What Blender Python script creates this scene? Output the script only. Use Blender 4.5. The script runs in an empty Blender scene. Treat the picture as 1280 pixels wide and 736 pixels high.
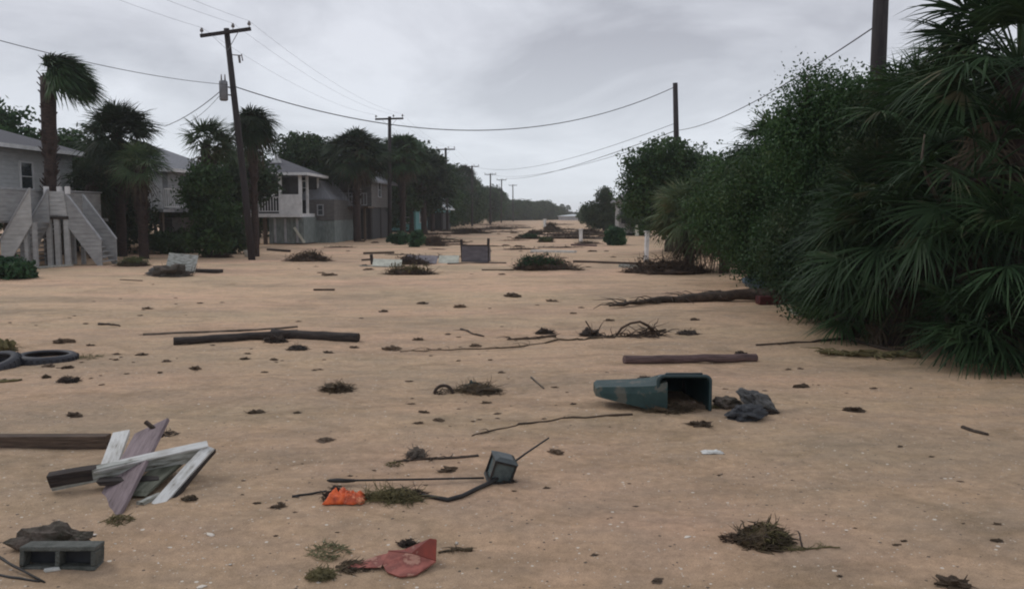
import bpy, math, random
import numpy as np
from mathutils import Vector, Matrix, noise, Euler

rng = random.Random(7)
nrg = np.random.default_rng(7)
R = math.radians
scene = bpy.context.scene
col = scene.collection

# ------------------------------------------------------------------ camera
CAM_H = 1.8
FPX = 1050.0
TH = math.atan(100 / FPX)
cam_d = bpy.data.cameras.new('camera')
cam = bpy.data.objects.new('camera', cam_d)
col.objects.link(cam)
cam.location = (0, 0, CAM_H)
cam.rotation_euler = (math.pi / 2 - TH, 0, 0)
cam_d.sensor_width = 36
cam_d.lens = FPX / 1280 * 36
cam_d.clip_end = 6000
cam_d.clip_start = 0.05
scene.camera = cam

# ------------------------------------------------------------------ world
SUN_EL, SUN_AZ = R(42), R(-60)
w = bpy.data.worlds.new('World'); scene.world = w; w.use_nodes = True
nt = w.node_tree; nt.nodes.clear()
def N(nt, t, **kw):
    n = nt.nodes.new(t)
    for k, v in kw.items(): setattr(n, k, v)
    return n
out = N(nt, 'ShaderNodeOutputWorld')
sky = N(nt, 'ShaderNodeTexSky', sky_type='NISHITA', sun_disc=False, sun_elevation=SUN_EL, sun_rotation=SUN_AZ)
b1 = N(nt, 'ShaderNodeBackground'); b1.inputs[1].default_value = 0.06
nt.links.new(sky.outputs[0], b1.inputs[0])
tc = N(nt, 'ShaderNodeTexCoord')
sep = N(nt, 'ShaderNodeSeparateXYZ'); nt.links.new(tc.outputs['Generated'], sep.inputs[0])
zc = N(nt, 'ShaderNodeMath', operation='ADD'); nt.links.new(sep.outputs[2], zc.inputs[0]); zc.inputs[1].default_value = 0.10
zm = N(nt, 'ShaderNodeMath', operation='MAXIMUM'); nt.links.new(zc.outputs[0], zm.inputs[0]); zm.inputs[1].default_value = 0.05
dx = N(nt, 'ShaderNodeMath', operation='DIVIDE'); nt.links.new(sep.outputs[0], dx.inputs[0]); nt.links.new(zm.outputs[0], dx.inputs[1])
dy = N(nt, 'ShaderNodeMath', operation='DIVIDE'); nt.links.new(sep.outputs[1], dy.inputs[0]); nt.links.new(zm.outputs[0], dy.inputs[1])
cmb = N(nt, 'ShaderNodeCombineXYZ'); nt.links.new(dx.outputs[0], cmb.inputs[0]); nt.links.new(dy.outputs[0], cmb.inputs[1])
mp = N(nt, 'ShaderNodeMapping'); mp.inputs['Rotation'].default_value = (0, 0, R(25)); mp.inputs['Scale'].default_value = (1.0, 0.55, 1)
mp.inputs['Location'].default_value = (3.1, 1.7, 0)
nt.links.new(cmb.outputs[0], mp.inputs[0])
n1 = N(nt, 'ShaderNodeTexNoise'); n1.inputs['Scale'].default_value = 0.95; n1.inputs['Detail'].default_value = 6; n1.inputs['Roughness'].default_value = 0.56
n1.inputs['Distortion'].default_value = 0.5
nt.links.new(mp.outputs[0], n1.inputs[0])
cr = N(nt, 'ShaderNodeValToRGB')
cr.color_ramp.elements[0].position = 0.36; cr.color_ramp.elements[0].color = (0.340, 0.352, 0.395, 1)
cr.color_ramp.elements[1].position = 0.63; cr.color_ramp.elements[1].color = (0.56, 0.578, 0.628, 1)
nt.links.new(n1.outputs[0], cr.inputs[0])
mr = N(nt, 'ShaderNodeMapRange'); mr.inputs[1].default_value = 0.0; mr.inputs[2].default_value = 0.20
mr.inputs[3].default_value = 0.9; mr.inputs[4].default_value = 0.0
nt.links.new(sep.outputs[2], mr.inputs[0])
mx = N(nt, 'ShaderNodeMixRGB'); nt.links.new(mr.outputs[0], mx.inputs[0]); nt.links.new(cr.outputs[0], mx.inputs[1])
mx.inputs[2].default_value = (0.60, 0.645, 0.695, 1)
b2 = N(nt, 'ShaderNodeBackground'); nt.links.new(mx.outputs[0], b2.inputs[0]); b2.inputs[1].default_value = 1.42
ms = N(nt, 'ShaderNodeMixShader'); ms.inputs[0].default_value = 0.94
nt.links.new(b1.outputs[0], ms.inputs[1]); nt.links.new(b2.outputs[0], ms.inputs[2]); nt.links.new(ms.outputs[0], out.inputs[0])

sd = bpy.data.lights.new('sun', 'SUN'); sd.energy = 0.8; sd.angle = R(20); sd.color = (1, 0.96, 0.9)
so = bpy.data.objects.new('sun', sd); col.objects.link(so)
so.rotation_euler = (math.pi / 2 - SUN_EL, 0, -SUN_AZ + math.pi)   # light comes from behind-left of the camera
so.rotation_euler = Vector((-math.sin(SUN_AZ) * math.cos(SUN_EL), -math.cos(SUN_AZ) * math.cos(SUN_EL), -math.sin(SUN_EL))).to_track_quat('-Z', 'Y').to_euler()

vs = scene.view_settings
scene.display_settings.display_device = 'sRGB'
vs.view_transform = 'Standard'; vs.look = 'None'; vs.exposure = 0.0; vs.gamma = 1; vs.use_curve_mapping = False
scene.render.engine = 'CYCLES'
scene.cycles.max_bounces = 5
scene.cycles.diffuse_bounces = 3
scene.cycles.volume_bounces = 1
scene.cycles.pixel_filter_type = 'BLACKMAN_HARRIS'
scene.cycles.filter_width = 2.0

# ------------------------------------------------------------------ terrain height and pixel helpers
def hgt(x, y):
    h = 0.05 * noise.noise(Vector((x / 7.0, y / 5.0, 0.3)))
    h += 0.036 * noise.noise(Vector((x / 2.2 + 5, y / 1.3, 1.3)))
    if y < 40 and abs(x) < 25:
        h += 0.013 * noise.noise(Vector((x / 0.45, y / 0.35, 2.1)))
        if y < 14:
            h += 0.0045 * noise.noise(Vector((x / 0.13, y / 0.11, 4.1)))
    # sand banked up under the hedge on the right
    t = (x - 4.6 - max(0, y - 10) * 0.0) / 2.5
    if t > 0 and y < 40: h += 0.18 * min(1, t) ** 2
    return h

def ray(px, py):
    xc = (px - 640) / FPX; yc = (368 - py) / FPX
    return Vector((xc, math.cos(TH) + yc * math.sin(TH), -math.sin(TH) + yc * math.cos(TH)))
def Q(px, py, d):
    """world point seen at a picture position at world distance y = d"""
    r = ray(px, py); return Vector((0, 0, CAM_H)) + r * (d / r.y)
def G(px, py):
    r = ray(px, py); z = 0.0
    for _ in range(6):
        t = (CAM_H - z) / max(-r.z, 1e-4); p = r * t
        z = hgt(p.x, p.y)
    return Vector((p.x, p.y, z))
def back(p, D, dz=0.0):
    """the ground point D metres farther along the same sight line"""
    k = 1 + D / p.y; return Vector((p.x * k, p.y + D, hgt(p.x * k, p.y + D) + dz))
def gz(x, y): return Vector((x, y, hgt(x, y)))
def XZ(px, d):
    x = (px - 640) / FPX * d
    return gz(x, d)

# ------------------------------------------------------------------ materials
MATS = {}
def mat(name, c1, c2=None, rough=0.8, scale=6, bump=0.0, bscale=40, stretch=None, spec=0.3, c3=None, objrand=0.0, metal=0.0, detail=4, contrast=(0.35, 0.65), translucent=0.0):
    if name in MATS: return MATS[name]
    m = bpy.data.materials.new(name); m.use_nodes = True; t = m.node_tree; t.nodes.clear()
    o = N(t, 'ShaderNodeOutputMaterial'); p = N(t, 'ShaderNodeBsdfPrincipled'); t.links.new(p.outputs[0], o.inputs[0])
    p.inputs['Roughness'].default_value = rough; p.inputs['Specular IOR Level'].default_value = spec; p.inputs['Metallic'].default_value = metal
    c2 = c2 or tuple(v * 0.7 for v in c1)
    tc = N(t, 'ShaderNodeTexCoord'); mpn = N(t, 'ShaderNodeMapping'); t.links.new(tc.outputs['Object'], mpn.inputs[0])
    if stretch: mpn.inputs['Scale'].default_value = stretch
    nz = N(t, 'ShaderNodeTexNoise'); nz.inputs['Scale'].default_value = scale; nz.inputs['Detail'].default_value = detail; nz.inputs['Roughness'].default_value = 0.6
    t.links.new(mpn.outputs[0], nz.inputs[0])
    r = N(t, 'ShaderNodeValToRGB'); t.links.new(nz.outputs[0], r.inputs[0])
    r.color_ramp.elements[0].position = contrast[0]; r.color_ramp.elements[0].color = (*c1, 1)
    r.color_ramp.elements[1].position = contrast[1]; r.color_ramp.elements[1].color = (*c2, 1)
    if c3:
        e = r.color_ramp.elements.new(min(0.98, contrast[1] + 0.06)); e.color = (*c3, 1)
    src = r.outputs[0]
    if objrand:
        oi = N(t, 'ShaderNodeObjectInfo'); hs = N(t, 'ShaderNodeHueSaturation'); a = N(t, 'ShaderNodeMapRange')
        a.inputs[3].default_value = 1 - objrand; a.inputs[4].default_value = 1 + objrand
        t.links.new(oi.outputs['Random'], a.inputs[0]); t.links.new(a.outputs[0], hs.inputs['Value']); t.links.new(src, hs.inputs['Color']); src = hs.outputs[0]
    t.links.new(src, p.inputs['Base Color'])
    if bump:
        n2 = N(t, 'ShaderNodeTexNoise'); n2.inputs['Scale'].default_value = bscale; n2.inputs['Detail'].default_value = 3; t.links.new(mpn.outputs[0], n2.inputs[0])
        bp = N(t, 'ShaderNodeBump'); bp.inputs['Strength'].default_value = bump; bp.inputs['Distance'].default_value = 0.02
        t.links.new(n2.outputs[0], bp.inputs['Height']); t.links.new(bp.outputs[0], p.inputs['Normal'])
    if translucent:
        tr = N(t, 'ShaderNodeBsdfTranslucent'); t.links.new(src, tr.inputs[0]); mxs = N(t, 'ShaderNodeMixShader'); mxs.inputs[0].default_value = translucent
        t.links.new(p.outputs[0], mxs.inputs[1]); t.links.new(tr.outputs[0], mxs.inputs[2]); t.links.new(mxs.outputs[0], o.inputs[0])
    MATS[name] = m; return m

def siding(name, c1, c2, pitch=0.18, vertical=False):
    """painted boards: narrow shadow gaps as real bump, weathered paint"""
    if name in MATS: return MATS[name]
    m = mat(name, c1, c2, rough=0.7, scale=2.5, stretch=(1, 1, 3) if not vertical else (3, 3, 1), detail=6)
    t = m.node_tree; p = [n for n in t.nodes if n.type == 'BSDF_PRINCIPLED'][0]
    tc = N(t, 'ShaderNodeTexCoord'); s = N(t, 'ShaderNodeSeparateXYZ'); t.links.new(tc.outputs['Object'], s.inputs[0])
    if vertical:
        a = N(t, 'ShaderNodeMath', operation='ADD'); t.links.new(s.outputs[0], a.inputs[0]); t.links.new(s.outputs[1], a.inputs[1]); v = a.outputs[0]
    else: v = s.outputs[2]
    d = N(t, 'ShaderNodeMath', operation='DIVIDE'); t.links.new(v, d.inputs[0]); d.inputs[1].default_value = pitch
    f = N(t, 'ShaderNodeMath', operation='FRACT'); t.links.new(d.outputs[0], f.inputs[0])
    g = N(t, 'ShaderNodeMath', operation='GREATER_THAN'); t.links.new(f.outputs[0], g.inputs[0]); g.inputs[1].default_value = 0.12
    bp = N(t, 'ShaderNodeBump'); bp.inputs['Distance'].default_value = 0.03; bp.inputs['Strength'].default_value = 0.9
    t.links.new(g.outputs[0], bp.inputs['Height']); t.links.new(bp.outputs[0], p.inputs['Normal'])
    return m

def sand_material():
    m = bpy.data.materials.new('sand'); m.use_nodes = True; t = m.node_tree; t.nodes.clear()
    o = N(t, 'ShaderNodeOutputMaterial'); p = N(t, 'ShaderNodeBsdfPrincipled'); t.links.new(p.outputs[0], o.inputs[0])
    p.inputs['Roughness'].default_value = 0.85; p.inputs['Specular IOR Level'].default_value = 0.2
    tc = N(t, 'ShaderNodeTexCoord')
    def nz(scale, detail=4, st=None, ro=0.55, loc=None):
        mp = N(t, 'ShaderNodeMapping'); t.links.new(tc.outputs['Object'], mp.inputs[0])
        if st: mp.inputs['Scale'].default_value = st
        if loc: mp.inputs['Location'].default_value = loc
        n = N(t, 'ShaderNodeTexNoise'); n.inputs['Scale'].default_value = scale; n.inputs['Detail'].default_value = detail; n.inputs['Roughness'].default_value = ro
        t.links.new(mp.outputs[0], n.inputs[0]); return n.outputs[0]
    def ramp(v, stops):
        r = N(t, 'ShaderNodeValToRGB'); t.links.new(v, r.inputs[0])
        r.color_ramp.elements[0].position = stops[0][0]; r.color_ramp.elements[0].color = (*stops[0][1], 1)
        r.color_ramp.elements[1].position = stops[-1][0]; r.color_ramp.elements[1].color = (*stops[-1][1], 1)
        for a, c in stops[1:-1]:
            e = r.color_ramp.elements.new(a); e.color = (*c, 1)
        return r.outputs[0]
    def mix(mode, f, a, b):
        x = N(t, 'ShaderNodeMixRGB', blend_type=mode)
        for i, v in ((0, f), (1, a), (2, b)):
            if hasattr(v, 'links'): t.links.new(v, x.inputs[i])
            elif isinstance(v, tuple): x.inputs[i].default_value = (*v, 1)
            else: x.inputs[i].default_value = v
        return x.outputs[0]
    big = ramp(nz(0.16, 5, (1, 1.9, 1)), [(0.36, (0.400, 0.298, 0.196)), (0.50, (0.432, 0.304, 0.202)), (0.64, (0.465, 0.312, 0.214))])
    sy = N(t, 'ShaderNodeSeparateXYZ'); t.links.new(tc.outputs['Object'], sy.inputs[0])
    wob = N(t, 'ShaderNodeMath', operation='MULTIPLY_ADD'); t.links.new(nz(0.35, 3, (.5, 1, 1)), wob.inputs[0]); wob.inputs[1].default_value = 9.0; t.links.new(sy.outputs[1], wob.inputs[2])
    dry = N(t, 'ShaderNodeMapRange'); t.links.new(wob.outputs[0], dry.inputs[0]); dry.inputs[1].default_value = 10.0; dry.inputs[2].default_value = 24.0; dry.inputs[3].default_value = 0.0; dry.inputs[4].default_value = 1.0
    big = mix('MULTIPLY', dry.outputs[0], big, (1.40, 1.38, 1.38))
    # lanes of coarser, greyer, damp sand left by the wash
    lane = ramp(nz(0.55, 4, (0.55, 1.0, 1), loc=(3, 7, 0)), [(0.46, (0, 0, 0)), (0.68, (1, 1, 1))])
    c = mix('MIX', mix('MULTIPLY', 1.0, lane, (0.55, 0.55, 0.55)), big, (0.275, 0.215, 0.155))
    fine = ramp(nz(14, 6, ro=0.7), [(0.3, (0.78, 0.78, 0.78)), (0.7, (1.16, 1.16, 1.16))])
    c = mix('MULTIPLY', 1.0, c, fine)
    grain = ramp(nz(150, 2, ro=0.8), [(0.30, (0.62, 0.60, 0.58)), (0.5, (1, 1, 1)), (0.72, (1.28, 1.26, 1.24))])
    c = mix('MULTIPLY', 0.8, c, grain)
    mid = ramp(nz(2.2, 5, (1, 1.6, 1)), [(0.32, (0.86, 0.88, 0.91)), (0.62, (1.06, 1.04, 1.02))])
    c = mix('MULTIPLY', 1.0, c, mid)
    # wash lines left by draining water
    for loc_, st_, k_ in (((1, 5, 0), (0.45, 0.9, 1), 0.84), ((8, 2, 0), (0.7, 1.3, 1), 0.90), ((5, 9, 0), (1.6, 2.4, 1), 0.92)):
        ln_ = ramp(nz(0.6, 3, st_, loc=loc_), [(0.485, (1, 1, 1)), (0.5, (k_, k_, k_ * .98)), (0.54, (1, 1, 1))])
        c = mix('MULTIPLY', 1.0, c, ln_)
    # crushed shell and dark grit
    def specks(scale, thr, size, colour, c, loc):
        mp = N(t, 'ShaderNodeMapping'); t.links.new(tc.outputs['Object'], mp.inputs[0]); mp.inputs['Location'].default_value = loc
        v = N(t, 'ShaderNodeTexVoronoi'); v.inputs['Scale'].default_value = scale; t.links.new(mp.outputs[0], v.inputs[0])
        s = N(t, 'ShaderNodeSeparateColor'); t.links.new(v.outputs['Color'], s.inputs[0])
        patch = nz(1.1, 3, loc=loc)
        ad = N(t, 'ShaderNodeMath', operation='MULTIPLY_ADD'); t.links.new(patch, ad.inputs[0]); ad.inputs[1].default_value = 0.35; t.links.new(s.outputs[0], ad.inputs[2])
        g = N(t, 'ShaderNodeMath', operation='GREATER_THAN'); t.links.new(ad.outputs[0], g.inputs[0]); g.inputs[1].default_value = thr
        l = N(t, 'ShaderNodeMath', operation='LESS_THAN'); t.links.new(v.outputs['Distance'], l.inputs[0])
        ml = N(t, 'ShaderNodeMath', operation='MULTIPLY'); t.links.new(s.outputs[1], ml.inputs[0]); ml.inputs[1].default_value = size; t.links.new(ml.outputs[0], l.inputs[1])
        m2 = N(t, 'ShaderNodeMath', operation='MULTIPLY'); t.links.new(g.outputs[0], m2.inputs[0]); t.links.new(l.outputs[0], m2.inputs[1])
        return mix('MIX', m2.outputs[0], c, colour)
    c = specks(28, 1.12, 0.34, (0.62, 0.56, 0.48), c, (0, 0, 0))
    c = specks(60, 1.08, 0.40, (0.52, 0.46, 0.39), c, (9, 4, 0))
    c = specks(34, 1.10, 0.36, (0.11, 0.085, 0.065), c, (3, 11, 0))
    t.links.new(c, p.inputs['Base Color'])
    b = None
    for sc_, st, dist, stg in ((1.6, (0.7, 2.0, 1), 0.10, 0.35), (9, (1, 1.3, 1), 0.03, 0.5), (60, None, 0.008, 0.6), (220, None, 0.003, 0.7)):
        bp = N(t, 'ShaderNodeBump'); bp.inputs['Distance'].default_value = dist; bp.inputs['Strength'].default_value = stg
        t.links.new(nz(sc_, 4, st), bp.inputs['Height'])
        if b: t.links.new(b, bp.inputs['Normal'])
        b = bp.outputs[0]
    t.links.new(b, p.inputs['Normal'])
    return m

def leafmat(name, dark, light, tip=None, rough=0.6, spec=0.2, scale=1.2, tr=0.18):
    return mat(name, dark, light, rough=rough, scale=scale, spec=spec, c3=tip, detail=5, contrast=(0.38, 0.60), objrand=0.22, translucent=tr)

M = {
 'sand': sand_material(),
 'bark': mat('bark', (0.075, 0.055, 0.045), (0.03, 0.024, 0.02), scale=9, bump=0.8, bscale=18),
 'palm_trunk': mat('palm_trunk', (0.056, 0.036, 0.030), (0.020, 0.014, 0.013), scale=7, bump=1.0, bscale=14, stretch=(1, 1, 2.5)),
 'palm_leaf': leafmat('palm_leaf', (0.020, 0.046, 0.018), (0.050, 0.095, 0.036), (0.085, 0.080, 0.048)),
 'palm_leaf_light': leafmat('palm_leaf_light', (0.035, 0.066, 0.03), (0.085, 0.125, 0.055), (0.14, 0.13, 0.07)),
 'palm_leaf_dark': leafmat('palm_leaf_dark', (0.016, 0.032, 0.016), (0.036, 0.058, 0.027), (0.06, 0.045, 0.03)),
 'palmetto_leaf': leafmat('palmetto_leaf', (0.016, 0.038, 0.016), (0.042, 0.080, 0.032), (0.105, 0.10, 0.055), rough=0.55, spec=0.22, scale=0.9),
 'palmetto_pale': leafmat('palmetto_pale', (0.060, 0.095, 0.045), (0.130, 0.160, 0.080), (0.16, 0.12, 0.07), scale=1.5),
 'dead_frond': mat('dead_frond', (0.10, 0.075, 0.048), (0.045, 0.034, 0.024), scale=3),
 'oak_leaf': leafmat('oak_leaf', (0.018, 0.044, 0.017), (0.046, 0.090, 0.028), (0.06, 0.085, 0.035)),
 'myrtle_leaf': leafmat('myrtle_leaf', (0.017, 0.043, 0.018), (0.042, 0.088, 0.028), (0.06, 0.10, 0.036)),
 'oak_dark': leafmat('oak_dark', (0.015, 0.033, 0.015), (0.034, 0.060, 0.024), (0.05, 0.06, 0.03)),
 'yellow_leaf': leafmat('yellow_leaf', (0.04, 0.06, 0.025), (0.10, 0.115, 0.045)),
 'bush_leaf': leafmat('bush_leaf', (0.016, 0.05, 0.024), (0.04, 0.10, 0.04)),
 'brush_brown': mat('brush_brown', (0.085, 0.055, 0.036), (0.035, 0.024, 0.018), scale=5),
 'brush_grey': mat('brush_grey', (0.15, 0.12, 0.095), (0.06, 0.048, 0.038), scale=5),
 'wrack': mat('wrack', (0.105, 0.075, 0.042), (0.036, 0.026, 0.018), scale=16, c3=(0.15, 0.12, 0.055)),
 'wrack_dark': mat('wrack_dark', (0.06, 0.042, 0.033), (0.022, 0.017, 0.014), scale=14),
 'wrack_olive': mat('wrack_olive', (0.17, 0.145, 0.065), (0.07, 0.06, 0.028), scale=14),
 'grass_dry': mat('grass_dry', (0.20, 0.19, 0.10), (0.10, 0.10, 0.05), scale=14),
 'clod': mat('clod', (0.20, 0.14, 0.092), (0.10, 0.070, 0.048), scale=22, bump=0.8, bscale=60, objrand=0.4),
 'clod_pale': mat('clod_pale', (0.20, 0.145, 0.105), (0.13, 0.095, 0.068), scale=18, bump=0.8, bscale=60, objrand=0.3),
 'shell': mat('shell', (0.68, 0.63, 0.56), (0.50, 0.44, 0.37), scale=20, rough=0.6, objrand=0.2),
 'pole': mat('pole', (0.036, 0.029, 0.030), (0.018, 0.015, 0.017), scale=5, stretch=(6, 6, 0.6), bump=0.5, bscale=12),
 'wire': mat('wire', (0.03, 0.03, 0.034), (0.04, 0.04, 0.045), rough=0.7),
 'steel': mat('steel', (0.20, 0.205, 0.22), (0.14, 0.145, 0.16), rough=0.55, scale=3),
 'ceramic': mat('ceramic', (0.22, 0.20, 0.20), (0.13, 0.12, 0.12), rough=0.3, scale=3),
 'wood_dark': mat('wood_dark', (0.058, 0.046, 0.040), (0.020, 0.017, 0.017), scale=4, stretch=(1.2, 9, 9), bump=0.6, bscale=6, c3=(0.10, 0.085, 0.075)),
 'wood_brown': mat('wood_brown', (0.125, 0.088, 0.064), (0.055, 0.038, 0.029), scale=4, stretch=(1.0, 10, 10), bump=0.6, bscale=6),
 'wood_mauve': mat('wood_mauve', (0.26, 0.205, 0.215), (0.15, 0.115, 0.12), scale=4, stretch=(1.2, 8, 8), bump=0.5, bscale=6, c3=(0.09, 0.07, 0.065)),
 'wood_plum': mat('wood_plum', (0.165, 0.11, 0.105), (0.075, 0.05, 0.048), scale=4, stretch=(1.0, 10, 10), bump=0.6, bscale=6),
 'paint_white': mat('paint_white', (0.62, 0.62, 0.60), (0.42, 0.41, 0.38), scale=5, stretch=(1.5, 6, 6), rough=0.6, bump=0.3, bscale=8, c3=(0.17, 0.14, 0.11), contrast=(0.45, 0.66)),
 'paint_worn': mat('paint_worn', (0.42, 0.43, 0.40), (0.20, 0.20, 0.17), scale=6, stretch=(1.2, 7, 7), rough=0.7, bump=0.4, bscale=8, c3=(0.075, 0.065, 0.05), contrast=(0.40, 0.60)),
 'wood_green': mat('wood_green', (0.15, 0.155, 0.12), (0.065, 0.068, 0.050), scale=4, stretch=(1.2, 8, 8)),
 'trim': mat('trim', (0.68, 0.68, 0.68), (0.52, 0.52, 0.52), rough=0.6, scale=3),
 'trim_grey': mat('trim_grey', (0.38, 0.385, 0.40), (0.26, 0.265, 0.28), rough=0.7, scale=3),
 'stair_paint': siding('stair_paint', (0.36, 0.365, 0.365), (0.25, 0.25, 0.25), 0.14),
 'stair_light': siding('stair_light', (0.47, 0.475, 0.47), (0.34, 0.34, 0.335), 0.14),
 'siding_grey': siding('siding_grey', (0.50, 0.51, 0.51), (0.40, 0.41, 0.41)),
 'siding_tan': siding('siding_tan', (0.135, 0.13, 0.125), (0.085, 0.08, 0.078)),
 'siding_mist': siding('siding_mist', (0.22, 0.25, 0.24), (0.12, 0.145, 0.14), 0.15, True),
 'siding_teal': siding('siding_teal', (0.13, 0.33, 0.33), (0.09, 0.24, 0.25), 0.2, True),
 'shingle': mat('shingle', (0.085, 0.085, 0.095), (0.13, 0.13, 0.145), scale=14, rough=0.9, bump=0.5, bscale=30, stretch=(1, 1, 4)),
 'shingle_grey': mat('shingle_grey', (0.17, 0.175, 0.19), (0.24, 0.245, 0.265), scale=10, rough=0.9, bump=0.5, bscale=30),
 'metal_roof': mat('metal_roof', (0.66, 0.70, 0.72), (0.52, 0.56, 0.58), scale=2, rough=0.5),
 'glass': mat('glass', (0.02, 0.028, 0.032), (0.035, 0.045, 0.05), rough=0.12, spec=0.6),
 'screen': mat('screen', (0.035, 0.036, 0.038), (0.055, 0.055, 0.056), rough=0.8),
 'concrete': mat('concrete', (0.125, 0.13, 0.118), (0.065, 0.07, 0.062), scale=12, bump=0.8, bscale=70),
 'concrete_mossy': mat('concrete_mossy', (0.12, 0.095, 0.08), (0.055, 0.05, 0.036), scale=10, bump=1.0, bscale=40, c3=(0.16, 0.13, 0.11)),
 'rubber': mat('rubber', (0.012, 0.013, 0.020), (0.028, 0.029, 0.038), rough=0.6, scale=5, spec=0.5),
 'rubber_dusty': mat('rubber_dusty', (0.022, 0.025, 0.034), (0.055, 0.056, 0.064), rough=0.7, scale=5),
 'bin_green': mat('bin_green', (0.010, 0.030, 0.030), (0.020, 0.050, 0.048), rough=0.5, scale=5, spec=0.35, c3=(0.085, 0.085, 0.068), contrast=(0.34, 0.56), bump=.25, bscale=30),
 'bin_dark': mat('bin_dark', (0.010, 0.032, 0.038), (0.018, 0.045, 0.050), rough=0.35, scale=4, spec=0.5),
 'slate': mat('slate', (0.060, 0.060, 0.060), (0.12, 0.117, 0.112), rough=0.7, scale=7, bump=0.5, bscale=25, c3=(0.26, 0.24, 0.22)),
 'slate_dark': mat('slate_dark', (0.016, 0.018, 0.023), (0.036, 0.038, 0.042), rough=0.55, scale=7, bump=0.4, bscale=25),
 'lantern': mat('lantern', (0.020, 0.030, 0.033), (0.055, 0.066, 0.066), rough=0.4, scale=12, spec=0.5),
 'lantern_pane': mat('lantern_pane', (0.09, 0.125, 0.13), (0.035, 0.05, 0.055), rough=0.25, scale=10, spec=0.5),
 'black_iron': mat('black_iron', (0.018, 0.018, 0.019), (0.035, 0.032, 0.03), rough=0.55, scale=20),
 'orange': mat('orange', (0.74, 0.135, 0.035), (0.40, 0.07, 0.03), rough=0.45, scale=14, c3=(0.78, 0.30, 0.16), contrast=(0.40, 0.60)),
 'red': mat('red', (0.26, 0.048, 0.030), (0.16, 0.034, 0.024), rough=0.5, scale=9, c3=(0.30, 0.17, 0.13), contrast=(0.42, 0.66)),
 'red_faded': mat('red_faded', (0.34, 0.115, 0.090), (0.19, 0.06, 0.048), rough=0.7, scale=11, c3=(0.36, 0.19, 0.14), contrast=(0.40, 0.58)),
 'blue_bag': mat('blue_bag', (0.15, 0.22, 0.28), (0.09, 0.13, 0.17), rough=0.5, scale=8),
 'crimson': mat('crimson', (0.10, 0.022, 0.022), (0.04, 0.012, 0.014), rough=0.6, scale=8),
 'white_plastic': mat('white_plastic', (0.66, 0.66, 0.63), (0.45, 0.45, 0.42), rough=0.5, scale=10),
 'furniture': siding('furniture', (0.165, 0.155, 0.175), (0.10, 0.092, 0.105), 0.16),
 'pale_panel': mat('pale_panel', (0.58, 0.58, 0.49), (0.40, 0.40, 0.34), rough=0.7, scale=4),
 'grey_panel': mat('grey_panel', (0.235, 0.215, 0.235), (0.15, 0.135, 0.145), rough=0.7, scale=4),
 'driftwood': mat('driftwood', (0.085, 0.06, 0.045), (0.033, 0.025, 0.02), scale=9, bump=0.8, bscale=24),
}

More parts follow.
